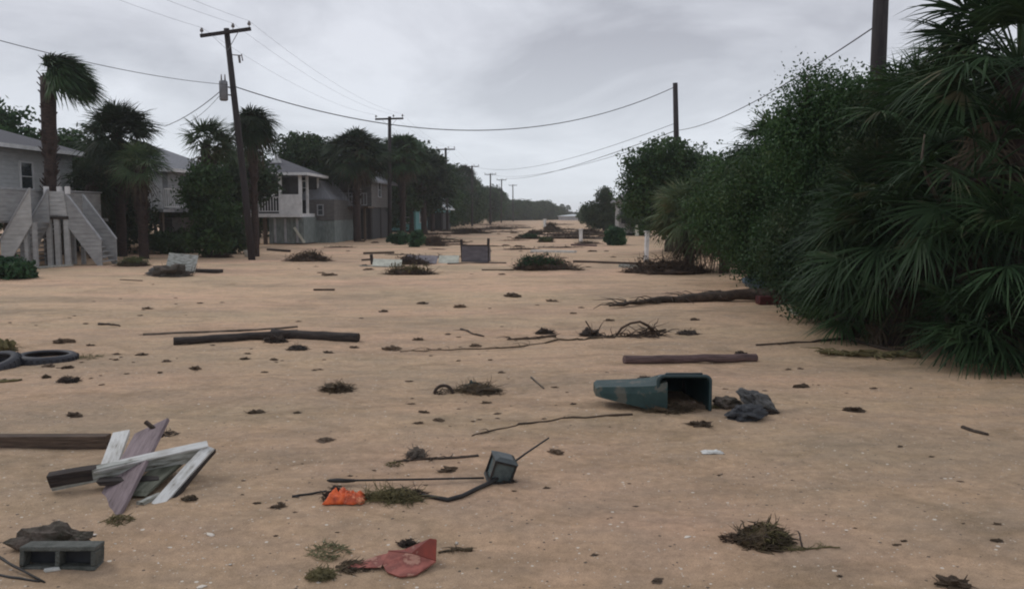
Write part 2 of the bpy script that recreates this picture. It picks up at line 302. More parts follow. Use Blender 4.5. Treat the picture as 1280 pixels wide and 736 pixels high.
# ------------------------------------------------------------------ mesh builder
class MB:
    def __init__(s): s.v = []; s.f = []; s.sm = []
    def add(s, vs, fs, smooth=False):
        n = len(s.v); s.v.extend([tuple(p) for p in vs]); s.f.extend([tuple(i + n for i in f) for f in fs]); s.sm.extend([smooth] * len(fs)); return s
    def box(s, c, size, rot=None):
        c = Vector(c); hx, hy, hz = (k / 2 for k in size)
        vs = [Vector((x, y, z)) for x in (-hx, hx) for y in (-hy, hy) for z in (-hz, hz)]
        if rot is not None:
            mtx = rot if isinstance(rot, Matrix) else Euler(rot).to_matrix(); vs = [mtx @ v for v in vs]
        vs = [v + c for v in vs]
        return s.add(vs, [(0, 1, 3, 2), (4, 6, 7, 5), (0, 4, 5, 1), (2, 3, 7, 6), (0, 2, 6, 4), (1, 5, 7, 3)])
    def beam(s, a, b, wd, th, up=(0, 0, 1), warp=0.0, n=1, ragged=0.0):
        """a board from a to b, wd wide and th thick (th along up)"""
        a, b = Vector(a), Vector(b); t = (b - a).normalized(); up = Vector(up)
        sd = t.cross(up)
        sd = sd.normalized() if sd.length > 1e-4 else Vector((1, 0, 0)); u = sd.cross(t).normalized()
        vs = []; fs = []
        for i in range(n + 1):
            k = i / n; p = a.lerp(b, k) + u * warp * math.sin(k * math.pi) + sd * warp * 0.3 * math.sin(k * 5)
            for q, (x, y) in enumerate(((-1, -1), (1, -1), (1, 1), (-1, 1))):
                e = t * (rng.uniform(-ragged, ragged)) if i in (0, n) else Vector((0, 0, 0))
                vs.append(p + sd * x * wd / 2 + u * y * th / 2 + e)
        for i in range(n):
            o = i * 4
            for q in range(4): fs.append((o + q, o + (q + 1) % 4, o + 4 + (q + 1) % 4, o + 4 + q))
        fs.append((3, 2, 1, 0)); o = n * 4; fs.append((o, o + 1, o + 2, o + 3))
        return s.add(vs, fs)
    def tube(s, pts, rad, sides=8, smooth=True, caps=True, jitter=0.0):
        pts = [Vector(p) for p in pts]; n = len(pts)
        if not hasattr(rad, '__len__'): rad = [rad] * n
        vs = []; fs = []; pu = None
        for i, p in enumerate(pts):
            t = (pts[min(i + 1, n - 1)] - pts[max(i - 1, 0)])
            t = t.normalized() if t.length > 1e-6 else Vector((0, 0, 1))
            if pu is None: pu = t.orthogonal().normalized()
            u = (pu - t * pu.dot(t)); u = u.normalized() if u.length > 1e-5 else t.orthogonal().normalized(); pu = u; v = t.cross(u)
            for k in range(sides):
                a = 2 * math.pi * k / sides; r = rad[i] * (1 + rng.uniform(-jitter, jitter))
                vs.append(p + (u * math.cos(a) + v * math.sin(a)) * r)
        for i in range(n - 1):
            for k in range(sides):
                a = i * sides + k; b = i * sides + (k + 1) % sides
                fs.append((a, b, b + sides, a + sides))
        if caps: fs.append(tuple(reversed(range(sides)))); fs.append(tuple(range((n - 1) * sides, n * sides)))
        return s.add(vs, fs, smooth)
    def lump(s, c, r, amp=0.25, seed=0, sub=10, freq=1.5, smooth=True):
        c = Vector(c); vs = []; fs = []; nu, nv = sub * 2, sub
        for j in range(nv + 1):
            ph = math.pi * j / nv
            for i in range(nu):
                th = 2 * math.pi * i / nu; d = Vector((math.sin(ph) * math.cos(th), math.sin(ph) * math.sin(th), math.cos(ph)))
                k = 1 + amp * noise.noise(d * freq + Vector((seed * 3.1, seed, 0))) * 1.6 + amp * 0.5 * noise.noise(d * freq * 3 + Vector((seed, 9, 3)))
                vs.append(c + Vector((d.x * r[0], d.y * r[1], d.z * r[2])) * k)
        for j in range(nv):
            for i in range(nu):
                fs.append((j * nu + i, (j + 1) * nu + i, (j + 1) * nu + (i + 1) % nu, j * nu + (i + 1) % nu))
        return s.add(vs, fs, smooth)
    def prism(s, poly, d0, d1, axis='y'):
        """closed outline (2D) extruded between d0 and d1 along an axis"""
        n = len(poly)
        def mk(a, b, d): return {'y': (a, d, b), 'x': (d, a, b), 'z': (a, b, d)}[axis]
        vs = [mk(a, b, d0) for a, b in poly] + [mk(a, b, d1) for a, b in poly]
        fs = [tuple(range(n)), tuple(reversed(range(n, 2 * n)))] + [(i, i + n, (i + 1) % n + n, (i + 1) % n) for i in range(n)]
        return s.add(vs, fs)
    def build(s, name, m, parent=None, origin=None, bevel=0.0, solid=0.0, rot=None):
        me = bpy.data.meshes.new(name)
        vs = s.v
        if origin is not None:
            o3 = Vector(origin); vs = [(a - o3.x, b - o3.y, c - o3.z) for a, b, c in vs]
        me.from_pydata(vs, [], s.f)
        me.polygons.foreach_set('use_smooth', s.sm)
        me.materials.append(m); me.update()
        if True:
            import bmesh
            if len(s.f) < 3000 and not getattr(s, 'open', False):
                bm = bmesh.new(); bm.from_mesh(me); bmesh.ops.recalc_face_normals(bm, faces=bm.faces); bm.to_mesh(me); bm.free()
        o = bpy.data.objects.new(name, me); col.objects.link(o)
        if parent is not None: o.parent = parent
        elif origin is not None: o.location = origin
        if solid:
            md = o.modifiers.new('solid', 'SOLIDIFY'); md.thickness = solid
        if bevel:
            md = o.modifiers.new('bevel', 'BEVEL'); md.width = bevel; md.segments = 2; md.limit_method = 'ANGLE'
        return o

def tag(o, label=None, cat=None, group=None, kind=None):
    if label: o['label'] = label
    if cat: o['category'] = cat
    if group: o['group'] = group
    if kind: o['kind'] = kind
    return o
def empty(name, loc, label, cat, group=None, rz=0, scale=1):
    o = bpy.data.objects.new(name, None); col.objects.link(o); o.location = loc; o.rotation_euler = (0, 0, rz); o.scale = scale if hasattr(scale, '__len__') else (scale,) * 3
    o.empty_display_size = 0.3
    return tag(o, label, cat, group)
def copy_tree(o, parent=None):
    c = o.copy(); col.objects.link(c); c.parent = parent
    for ch in list(o.children): copy_tree(ch, c)
    return c

# ------------------------------------------------------------------ ground
def axis(lims):
    out = [lims[0][0]]
    for a, b, st in lims:
        n = max(1, int(round((b - a) / st))); out += [a + (b - a) * (i + 1) / n for i in range(n)]
    return out
xs = axis([(-1000, -400, 150), (-400, -60, 34), (-60, -14, 1.0), (-14, -6, 0.16), (-6, 6, 0.06), (6, 14, 0.16), (14, 60, 1.0), (60, 400, 34), (400, 1000, 150)])
ys = axis([(-160, -20, 35), (-20, 2, 1.0), (2, 10, 0.045), (10, 16, 0.10), (16, 40, 0.3), (40, 120, 1.5), (120, 400, 14), (400, 1160, 190)])
g = MB(); nx, ny = len(xs), len(ys)
g.v = [(x, y, hgt(x, y)) for y in ys for x in xs]
g.f = [(j * nx + i, j * nx + i + 1, (j + 1) * nx + i + 1, (j + 1) * nx + i) for j in range(ny - 1) for i in range(nx - 1)]
g.sm = [True] * len(g.f)
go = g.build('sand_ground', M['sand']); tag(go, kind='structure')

# ------------------------------------------------------------------ foliage builders
def leaf_mesh(name, blobs, n, size, m, parent, aspect=0.5, clump=26, seed=0, origin=None, spread=0.30):
    """small leaf-sized faces gathered in clumps through the crown's volume"""
    r = np.random.default_rng(seed)
    bl = np.array(blobs, float)
    vol = bl[:, 3] * bl[:, 4] * bl[:, 5]; pr = vol / vol.sum()
    nc = max(1, n // clump)
    bi = r.choice(len(bl), nc, p=pr)
    d = r.normal(size=(nc, 3)); d /= np.linalg.norm(d, axis=1)[:, None]
    rad = r.random(nc) ** 0.42
    cc = bl[bi, :3] + d * rad[:, None] * bl[bi, 3:6] * (1 + 0.14 * np.clip(r.normal(size=(nc, 1)), -1.8, 1.4))
    cs = spread * (0.6 + 0.8 * r.random(nc))
    ci = r.integers(0, nc, n)
    p = cc[ci] + np.clip(r.normal(size=(n, 3)), -1.5, 1.5) * cs[ci][:, None] * np.array([1, 1, 0.65])
    p[:, 2] = np.maximum(p[:, 2], 0.03)
    a = r.normal(size=(n, 3)); a[:, 2] += 0.3; a /= np.linalg.norm(a, axis=1)[:, None]
    b = np.cross(a, r.normal(size=(n, 3))); b /= np.linalg.norm(b, axis=1)[:, None]
    s = size * (0.55 + 0.9 * r.random(n))[:, None]
    v = np.stack([p - a * s, p + b * s * aspect, p + a * s, p - b * s * aspect], axis=1).reshape(-1, 3)
    me = bpy.data.meshes.new(name)
    me.vertices.add(n * 4); me.vertices.foreach_set('co', v.astype(np.float32).ravel())
    me.loops.add(n * 4); me.loops.foreach_set('vertex_index', np.arange(n * 4, dtype=np.int32))
    me.polygons.add(n); me.polygons.foreach_set('loop_start', np.arange(0, n * 4, 4, dtype=np.int32))
    me.update(calc_edges=True); me.materials.append(m)
    o = bpy.data.objects.new(name, me); col.objects.link(o)
    if parent is not None: o.parent = parent
    return o

def limbs(mb, base, top_blobs, r0, lean=(0, 0), fork=0.45):
    """tapered trunk with limbs reaching into each blob of the crown"""
    base = Vector(base); zt = min(b[2] for b in top_blobs)
    f = Vector((base.x + lean[0] * fork, base.y + lean[1] * fork, max(0.4, zt * 0.55)))
    mid = (base + f) / 2 + Vector((rng.uniform(-.1, .1), rng.uniform(-.1, .1), 0))
    mb.tube([base - Vector((0, 0, .15)), mid, f], [r0 * 1.25, r0, r0 * 0.85], 8, jitter=0.08)
    for b in top_blobs:
        c = Vector(b[:3]); k = f.lerp(c, 0.5) + Vector((rng.uniform(-.25, .25), rng.uniform(-.25, .25), 0.15))
        mb.tube([f, k, c], [r0 * 0.6, r0 * 0.38, r0 * 0.12], 6)
        for _ in range(4):
            e = c + Vector((rng.uniform(-1, 1) * b[3], rng.uniform(-1, 1) * b[4], rng.uniform(-.5, .95) * b[5])) * 0.9
            mb.tube([k.lerp(c, 0.6), (c + e) / 2 + Vector((0, 0, .1)), e], [r0 * 0.2, r0 * 0.12, r0 * 0.03], 5)

def fan_crown(mb, centre, nf, pet, RR, nl, wind=(0, 0, 0), seed=0, el=(-55, 80), az=None, droop=0.35, lw=0.045, segs=3, spread=118, drp2=0.25):
    """fan fronds: a petiole and a blade of narrow leaflets, bent by gravity and by wind"""
    r = random.Random(seed); wind = Vector(wind); c0 = Vector(centre)
    for fi in range(nf):
        a = r.uniform(0, 2 * math.pi) if az is None else R(r.uniform(*az))
        e = R(el[0] + (el[1] - el[0]) * r.random() ** 0.9)
        d = Vector((math.cos(a) * math.cos(e), math.sin(a) * math.cos(e), math.sin(e)))
        L = pet * r.uniform(0.7, 1.15); Rf = RR * r.uniform(0.8, 1.15)
        def P(s): return c0 + d * s + Vector((0, 0, -1)) * droop * s * s / (pet + RR) + wind * s * s / (pet + RR)
        pts = [P(L * k / 3) for k in range(4)]
        mb.tube(pts, [0.022 * RR / .8, 0.016 * RR / .8, 0.013 * RR / .8, 0.010 * RR / .8], 4, smooth=False, caps=False)
        t = (P(L) - P(L * 0.9)).normalized(); base = pts[-1]
        sd = t.cross(Vector((0, 0, 1)))
        sd = sd.normalized() if sd.length > 0.05 else Vector((1, 0, 0))
        sd = (Matrix.Rotation(r.uniform(-0.7, 0.7), 3, t) @ sd); nm = sd.cross(t).normalized()
        for li in range(nl):
            ph = R(-spread + 2 * spread * (li + 0.5) / nl + r.uniform(-2, 2))
            ld = (t * math.cos(ph) + sd * math.sin(ph) - nm * 0.12 * r.uniform(0, 2) + nm * 0.10 * abs(math.sin(ph))).normalized()
            ll = Rf * (0.62 + 0.38 * math.cos(ph / 1.35)) * (r.uniform(0.85, 1.08) if r.random() > .12 else r.uniform(.3, .8))
            if segs > 4: ld = (ld + Vector((r.uniform(-.09, .09), r.uniform(-.09, .09), r.uniform(-.09, .09)))).normalized()
            wv = ld.cross(nm); wv = wv.normalized() if wv.length > 1e-3 else sd
            wv = (wv + nm * r.uniform(-0.5, 0.5)).normalized()
            vs = []; dd = drp2 * r.uniform(0.3, 1.8)
            for k in range(segs + 1):
                s = k / segs; q = base + ld * ll * s + Vector((0, 0, -1)) * dd * ll * s ** 2.4 + wind * (ll * ll * s * s) * 0.5 / (pet + RR)
                ww = lw * RR * (0.35 + 1.3 * s if s < 0.4 else (1 - s) * 1.38 + 0.04)
                vs += [q - wv * ww / 2, q + wv * ww / 2]
            mb.add(vs, [(2 * k, 2 * k + 1, 2 * k + 3, 2 * k + 2) for k in range(segs)])

def palm(name, loc, height, label, cat='palm tree', group=None, trunk_r=0.17, nf=46, pet=0.75, RR=0.95, nl=20, wind=(0, 0, 0), seed=0,
         spread=118, leaf='palm_leaf', lean=(0, 0), el=(-55, 80), skirt=14, az=None, boots=True, lw=0.06, droop=0.35, scale=1):
    root = empty(name, loc, label, cat, group, scale=scale)
    top = Vector((lean[0], lean[1], height))
    t = MB(); n = 12; pts = []; rad = []
    for i in range(n + 1):
        k = i / n; pts.append(Vector((lean[0] * k ** 1.5, lean[1] * k ** 1.5, -0.2 + (height + 0.2) * k)))
        rad.append(trunk_r * (1.2 - 0.25 * k + (0.35 if (boots and k > 0.6) else 0) + rng.uniform(-.05, .05)))
    t.tube(pts, rad, 10, jitter=0.07)
    if boots:
        rr = random.Random(seed + 5)
        for i in range(70):
            k = rr.uniform(0.35, 1.0); p = Vector((lean[0] * k ** 1.5, lean[1] * k ** 1.5, height * k)); a = rr.uniform(0, 6.28)
            dr = Vector((math.cos(a), math.sin(a), 0)); q = p + dr * trunk_r * 0.9
            t.beam(q, q + dr * trunk_r * 0.9 + Vector((0, 0, 0.22)), 0.07, 0.03, up=dr)
    t.build('trunk', M['palm_trunk'], root)
    c = MB(); c.open = True
    fan_crown(c, top, nf, pet, RR, nl, wind, seed, el=el, az=az, lw=lw, droop=droop, spread=spread)
    c.build('crown', M[leaf], root)
    if skirt:
        s = MB(); s.open = True
        fan_crown(s, top - Vector((0, 0, 0.15)), skirt, pet * 0.7, RR * 0.9, max(8, nl // 2), (wind[0] * .5, wind[1] * .5, 0), seed + 99, el=(-80, -35), lw=lw, droop=0.5, drp2=0.6)
        s.build('dead_fronds', M['dead_frond'], root)
    return root

def tree(name, loc, blobs, n, size, label, cat='tree', leaf='oak_leaf', group=None, r0=0.16, seed=0, scale=1, clump=26, spread=0.3):
    root = empty(name, loc, label, cat, group, scale=scale)
    t = MB(); limbs(t, (0, 0, 0), blobs, r0); t.build('trunk', M['bark'], root)
    leaf_mesh('crown', blobs, n, size, M[leaf], root, seed=seed, clump=clump, spread=spread)
    return root

def rsc(root, loc, rz, sc, label, group=None):
    c = copy_tree(root); c.location = loc; c.rotation_euler = (0, 0, rz)
    c.scale = sc if hasattr(sc, '__len__') else (sc,) * 3
    c['label'] = label
    if group: c['group'] = group
    elif 'group' in c: del c['group']
    return c

def tangle(mb, c, size, n, rad=0.006, length=0.25, seed=0, up=0.5, sides=3, stream=(0, 0)):
    """wrack or brush: many thin bent strands through a low mound"""
    r = random.Random(seed); c = Vector(c)
    for _ in range(n):
        a = r.uniform(0, 6.28); q = math.sqrt(r.random()); x = math.cos(a) * q * size[0]; y = math.sin(a) * q * size[1]
        z = size[2] * (1 - q * q) * r.random()
        d = Vector((r.uniform(-1, 1) + stream[0], r.uniform(-1, 1) + stream[1], r.uniform(-up, up))).normalized()
        L = length * r.uniform(0.4, 1.3); p = c + Vector((x, y, z + rad)); pts = [p]
        for k in range(3):
            d = (d + Vector((r.uniform(-.45, .45), r.uniform(-.45, .45), r.uniform(-.5, .35)))).normalized()
            p = p + d * L / 3
            if p.z < c.z + rad * 0.3: p.z = c.z + rad * 0.3
            pts.append(p)
        rr = rad * r.uniform(0.5, 1.5)
        mb.tube(pts, [rr, rr, rr * .8, rr * .3], sides, smooth=False, caps=False)

def wrack(name, px, py, wpx, hpx, label, cat='seaweed clump', m='wrack', seed=0, n=90, depth=None, group=None, core=True, rad=None, up=0.5, stream=(0, 0), hz=None):
    """px,py is the middle of the bottom edge in the photograph; wpx its width there"""
    p = G(px, py); s = p.y / FPX; W = wpx * s / 2; H = hz if hz else hpx * s * 0.8
    D = depth if depth else W * 0.8
    p = back(p, D * .8)
    mb = MB(); mb.open = True
    if core: mb.lump((0, 0, H * 0.06), (W * 0.66, D * 0.7, H * 0.5), 0.6, seed, 10, 2.2, smooth=False)
    tangle(mb, (0, 0, 0), (W * .9, D, H * .85), int(n * 2.2), rad or max(0.0025, W * 0.009), W * 0.5, seed, up * .6, stream=stream)
    o = mb.build(name, M[m]); o.location = p
    return tag(o, label, cat, group)

# ------------------------------------------------------------------ utility poles and wires
PT = {}
STREET = math.atan(0.062)
def insulator(parent, p):
    m = MB(); m.tube([p, p + Vector((0, 0, .10))], 0.015, 6); m.tube([p + Vector((0, 0, .08)), p + Vector((0, 0, .13)), p + Vector((0, 0, .19)), p + Vector((0, 0, .24))], [0.055, 0.075, 0.05, 0.03], 8)
    m.build('insulator', M['ceramic'], parent)
def pole(key, base, top, r0, r1, label, arm=None, group='utility poles down the left side of the street', armtilt=0.0, trans=False):
    root = empty('utility_pole', base, label, 'utility pole', group)
    t = top - base; mb = MB(); mb.tube([Vector((0, 0, -.5)) - t.normalized() * 0.1, t * 0.3, t * 0.6, t], [r0, r0 * 0.92, (r0 + r1) / 2, r1], 12)
    mb.build('post', M['pole'], root)
    PT[key] = [top]
    if arm:
        c = t * (1 - 0.18 / t.length) + Vector((0, -r1 - 0.06, 0)); ax = Vector((math.cos(STREET), -math.sin(STREET), armtilt)).normalized()
        a = MB(); a.beam(c - ax * arm / 2, c + ax * arm / 2, 0.10, 0.13); a.build('crossarm', M['pole'], root, bevel=0.01)
        for s in (-1, 1): b = MB(); b.beam(c + ax * s * arm * 0.27 - Vector((0, 0.06, .04)), t * (1 - 0.85 / t.length) + Vector((0, -r1 - .02, 0)), 0.03, 0.012); b.build('brace', M['steel'], root)
        pp = []
        for s in (-0.94, 0.3, 0.94):
            q = c + ax * s * arm / 2 + Vector((0, 0, .065)); insulator(root, q); pp.append(base + q + Vector((0, 0, .24)))
        PT[key] = pp
    if trans:
        k = t * 0.735 + Vector((-0.36, -0.08, 0)); m = MB(); m.tube([k - Vector((0, 0, .38)), k - Vector((0, 0, .34)), k + Vector((0, 0, .33)), k + Vector((0, 0, .38))], [.12, .16, .16, .13], 16)
        tr = m.build('transformer', M['steel'], root)
        m = MB()
        for dx in (-.07, .07): m.tube([k + Vector((dx, 0, .36)), k + Vector((dx, 0, .62))], [.035, .02], 8)
        m.build('bushing', M['ceramic'], tr)
        
        for dz, kk in ((.15, .745), (-.15, .715)): m = MB(); m.beam(k + Vector((.15, 0, dz)), t * kk, .05, .05); m.build('bracket', M['steel'], root)
        k = t * 0.885 + Vector((.38, -.05, 0)); m = MB(); m.tube([k, k + Vector((.03, 0, -.28))], [.05, .04], 8); m.tube([k + Vector((.1, 0, .05)), k + Vector((.14, 0, -.2))], .025, 6); m.beam(t * .89, k + Vector((.1, 0, 0)), .035, .035)
        m.build('cutout_fuse', M['ceramic'], root)
    return root

b1_ = G(316, 325)
P1 = pole('L1', b1_, Q(283, 36, b1_.y), 0.14, 0.105, 'nearest left utility pole, leaning, with a crossarm and a grey transformer', arm=2.0, armtilt=0.12, trans=True)
far_poles = [('L2', 487, 146, 63, 'second utility pole on the left, its crossarm above the palm crowns'),
             ('L3', 557, 185, 94, 'third utility pole on the left, standing out above the dark trees'),
             ('L4', 590, 207, 127, 'fourth utility pole on the left, small and hazy above the tree line'),
             ('L5', 613, 217, 155, 'fifth utility pole on the left, its crossarm just over the trees'),
             ('L6', 627, 224, 182, 'sixth utility pole on the left, where the long wire from the right ends'),
             ('L7', 641, 231, 215, 'farthest visible utility pole on the left, a thin stub over the trees')]
for key, px, py, d, lb in far_poles:
    tp = Q(px, py, d); bs = gz(tp.x + rng.uniform(-.15, .15), d)
    pole(key, bs, tp, 0.16, 0.12, lb, arm=2.1, armtilt=rng.uniform(-.03, .03))
t1 = Q(1104, -70, 17); pole('R1', gz(t1.x, 17), t1, 0.165, 0.14, 'thick dark utility pole rising out of the right hedge past the top of the picture', group='utility poles behind the right hedge')
t2 = Q(844, 104, 46); pole('R2', gz(t2.x + .35, 46), t2, 0.17, 0.13, 'plain utility pole without crossarm behind the rounded tree on the right', group='utility poles behind the right hedge')

def wire(a, b, sag, rad, label, group='overhead wires', n=24):
    a, b = Vector(a), Vector(b); pts = []
    for i in range(n + 1):
        k = i / n; p = a.lerp(b, k); p.z -= sag * 4 * k * (1 - k); pts.append(p)
    m = MB(); m.tube(pts, rad, 5, caps=False); o = m.build('overhead_wire', M['wire'], origin=a)
    return tag(o, label, 'wire', group)
wire(Q(292, 108, 33), Q(841, 110, 45.8), 1.95, 0.020, 'thick sagging cable crossing the street from the leaning left pole to the right pole', n=40)
wire(Q(1096, 32, 17), Q(848, 163, 45.8), 0.40, 0.014, 'cable from the thick right pole down to the plain pole behind the rounded tree')
wire(Q(846, 163, 45.8), PT['L6'][2], 0.8, 0.022, 'long cable from the plain right pole to the far left poles', n=40)
wire(Q(842, 155, 45.8), PT['L4'][2] - Vector((0, 0, .5)), 1.1, 0.014, 'faint upper wire crossing low over the street to the fourth left pole', n=40)
wire(Q(842, 172, 45.8), PT['L5'][2] - Vector((0, 0, .5)), 0.9, 0.014, 'faint lower wire crossing low over the street to the fifth left pole', n=40)
p0 = Vector((-13.2, 2.5, 6.6))
wire(Q(285, 106, 33), p0, 0.9, 0.010, 'cable running from the leaning left pole over the tattered palm to the left edge', n=40)
for i, q in enumerate(PT['L1']):
    wire(q, Vector((-14.1 + i * 0.95, 2.5, 9.3)), 0.8, 0.004, ['thin conductor', 'thin conductor', 'thin conductor'][i] + ' from the nearest crossarm, ' + ['left', 'middle', 'right'][i] + ' of three going over the viewer', n=30)
seq = ['L1', 'L2', 'L3', 'L4', 'L5', 'L6', 'L7']
for a, b in zip(seq, seq[1:]):
    for i in range(3): wire(PT[a][i], PT[b][i], 0.55, 0.004, 'thin line strung between the crossarms of the left poles', group='lines between the left crossarms', n=14)
wire(Q(277, 113, 33), Q(206, 158, 42), 0.15, 0.016, 'service wire from the transformer down to the roof of the house behind the palms')
wire(Q(206, 158, 42), Q(96, 128, 36), 0.1, 0.014, 'low wire from the hidden roof behind the bushy palm to the tattered palm')
wire(Q(276, 118, 33), Q(225, 157, 40), 0.2, 0.009, 'thinner service wire just under the transformer service wire')

# ------------------------------------------------------------------ houses (local x towards the street, y away from the viewer)
def win(root, axisx, y0, y1, z0, z1, x, frame='trim', pane='glass'):
    f = MB(); t = 0.07
    f.box((x + .03, (y0 + y1) / 2, z1 + t / 2), (.06, y1 - y0 + 2 * t, t)); f.box((x + .03, (y0 + y1) / 2, z0 - t / 2), (.09, y1 - y0 + 2 * t, t))
    for yy in (y0 - t / 2, y1 + t / 2): f.box((x + .03, yy, (z0 + z1) / 2), (.06, t, z1 - z0))
    f.box((x + .02, (y0 + y1) / 2, (z0 + z1) / 2), (.04, y1 - y0, .035))
    fo = f.build('window', M[frame], root)
    g = MB(); g.box((x + .006, (y0 + y1) / 2, (z0 + z1) / 2), (.012, y1 - y0, z1 - z0)); g.build('pane', M[pane], fo)
def winf(root, x0, x1, z0, z1, y, frame='trim', pane='glass'):
    f = MB(); t = 0.07
    f.box(((x0 + x1) / 2, y - .03, z1 + t / 2), (x1 - x0 + 2 * t, .06, t)); f.box(((x0 + x1) / 2, y - .03, z0 - t / 2), (x1 - x0 + 2 * t, .09, t))
    for xx in (x0 - t / 2, x1 + t / 2): f.box((xx, y - .03, (z0 + z1) / 2), (t, .06, z1 - z0))
    f.box(((x0 + x1) / 2, y - .02, (z0 + z1) / 2), (x1 - x0, .04, .035))
    fo = f.build('window', M[frame], root)
    g = MB(); g.box(((x0 + x1) / 2, y - .006, (z0 + z1) / 2), (x1 - x0, .012, z1 - z0)); g.build('pane', M[pane], fo)
def hip_roof(mb, x0, x1, y0, y1, z, h, ov=0.45, ridge=None, th=0.12):
    x0 -= ov; x1 += ov; y0 -= ov; y1 += ov; cx = (x0 + x1) / 2; hw = (x1 - x0) / 2
    r = ridge if ridge is not None else hw
    ya, yb = y0 + r, y1 - r
    if ya > yb: ya = yb = (y0 + y1) / 2
    lo = [(x0, y0, z), (x1, y0, z), (x1, y1, z), (x0, y1, z)]; up = [(a, b, c + th) for a, b, c in lo]
    vs = lo + up + [(cx, ya, z + h), (cx, yb, z + h)]
    mb.add(vs, [(3, 2, 1, 0), (0, 1, 5, 4), (1, 2, 6, 5), (2, 3, 7, 6), (3, 0, 4, 7), (4, 5, 8), (6, 7, 9), (5, 6, 9, 8), (7, 4, 8, 9)])
def fascia(root, x0, x1, y0, y1, z, ov, m='trim', h=0.16):
    f = MB(); e = ov + 0.012; x0 -= e; x1 += e; y0 -= e; y1 += e
    f.box(((x0 + x1) / 2, y0 - .015, z + .04), (x1 - x0, .03, h)); f.box(((x0 + x1) / 2, y1 + .015, z + .04), (x1 - x0, .03, h))
    f.box((x0 - .015, (y0 + y1) / 2, z + .04), (.03, y1 - y0 + .06, h)); f.box((x1 + .015, (y0 + y1) / 2, z + .04), (.03, y1 - y0 + .06, h))
    f.build('fascia', M[m], root)
def rail(root, a, b, z0, h, m='trim', pitch=0.14, name='railing'):
    a, b = Vector(a), Vector(b); L = (b - a).length; n = max(2, int(L / pitch)); r = MB()
    r.beam(a + Vector((0, 0, z0 + h)), b + Vector((0, 0, z0 + h)), .09, .05); r.beam(a + Vector((0, 0, z0 + .1)), b + Vector((0, 0, z0 + .1)), .05, .05)
    for i in range(n + 1):
        p = a.lerp(b, i / n); r.box(p + Vector((0, 0, z0 + (h + .1) / 2)), (.035, .035, h - .1))
    r.build(name, M[m], root)
def posts(root, pts, z0, z1, s=0.2, m='wood_brown', name='pile'):
    for x, y in pts:
        p = MB(); p.box((x, y, (z0 + z1) / 2), (s, s, z1 - z0)); p.build(name, M[m], root)

# -- house at the left edge
hA = empty('beach_house', gz(-20.6, 27), 'pale grey raised house cut off by the left edge, dark hip roof', 'house', rz=-STREET)
mb = MB(); mb.box((-4, 5.7, 3.1), (8, 11.4, 2.75)); mb.build('wall', M['siding_grey'], hA)
mb = MB(); hip_roof(mb, -8, 0, 0, 11.4, 4.48, 1.7, 0.55); mb.build('roof', M['shingle'], hA)
fascia(hA, -8, 0, 0, 11.4, 4.48, 0.55)
mb = MB(); mb.box((-4, 5.7, 1.62), (8.1, 11.5, .2)); mb.build('floor_beam', M['trim_grey'], hA)
posts(hA, [(-.3, .4), (-.3, 3.8), (-.3, 7.4), (-.3, 11), (-7.6, .4), (-7.6, 11), (-4, 5.5)], -.3, 1.52)
win(hA, 0, 7.7, 8.45, 2.85, 3.95, 0)
win(hA, 0, 4.4, 5.2, 2.85, 3.95, 0)
mb = MB(); mb.box((0.05, 9.9, 2.7), (.05, .9, 2.0)); d_ = mb.build('door', M['trim'], hA); mb = MB(); mb.lump((.1, 9.55, 2.7), (.04, .04, .04), 0, 0, 6); mb.build('handle', M['steel'], d_)
mb = MB(); mb.box((0.04, 10.2, 4.28), (.06, .5, .2)); mb.build('porch_lamp', M['steel'], hA)
mb = MB(); mb.box((1.7, 4.4, 1.62), (3.3, 7.6, .12)); mb.build('deck', M['stair_paint'], hA)
posts(hA, [(3.2, .8), (3.2, 4.4), (3.2, 8.0)], -.3, 1.55, 0.15, 'trim_grey', 'deck_post')
mb = MB(); mb.box((3.38, 4.1, 2.15), (.05, 7.0, 1.05)); mb.build('deck_skirt', M['stair_paint'], hA)
mb = MB(); mb.box((3.38, 4.1, 2.72), (.14, 7.1, .05)); mb.build('rail_cap', M['trim_grey'], hA)

# -- double stair in front of it
def flight(root, x0, z0, x1, z1, y0, y1, m_front, panel_h=0.95, treads=9, drop=0.22):
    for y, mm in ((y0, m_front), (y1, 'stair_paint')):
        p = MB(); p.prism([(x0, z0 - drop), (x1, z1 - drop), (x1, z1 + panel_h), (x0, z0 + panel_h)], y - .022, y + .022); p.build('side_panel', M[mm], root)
        c = MB(); c.beam((x0, y, z0 + panel_h + .03), (x1, y, z1 + panel_h + .03), .11, .045); c.build('handrail', M['trim_grey'], root)
    for i in range(treads):
        k = (i + 0.5) / treads; t = MB(); t.box((x0 + (x1 - x0) * k, (y0 + y1) / 2, z0 + (z1 - z0) * (i + 1) / (treads + 1)), (abs(x1 - x0) / treads * 1.25, y1 - y0 - .06, .04)); t.build('tread', M['stair_paint'], root)
sx = XZ(73, 29.6)
st = empty('outdoor_stair', sx, 'grey wooden double stair shaped like an A in front of the left house', 'stair')
u = 29.6 / FPX
X = lambda px: (px - 73) * u
mb = MB(); mb.box((0, .6, 1.72), (26 * u, 1.25, .10)); mb.build('platform', M['stair_paint'], st)
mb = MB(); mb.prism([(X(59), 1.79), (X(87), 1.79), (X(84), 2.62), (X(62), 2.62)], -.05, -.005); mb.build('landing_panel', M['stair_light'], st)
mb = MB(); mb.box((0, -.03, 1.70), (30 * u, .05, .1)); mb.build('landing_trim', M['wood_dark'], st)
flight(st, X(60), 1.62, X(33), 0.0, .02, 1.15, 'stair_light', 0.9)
flight(st, X(86), 1.62, X(127), 0.0, .02, 1.15, 'stair_paint', 0.9)
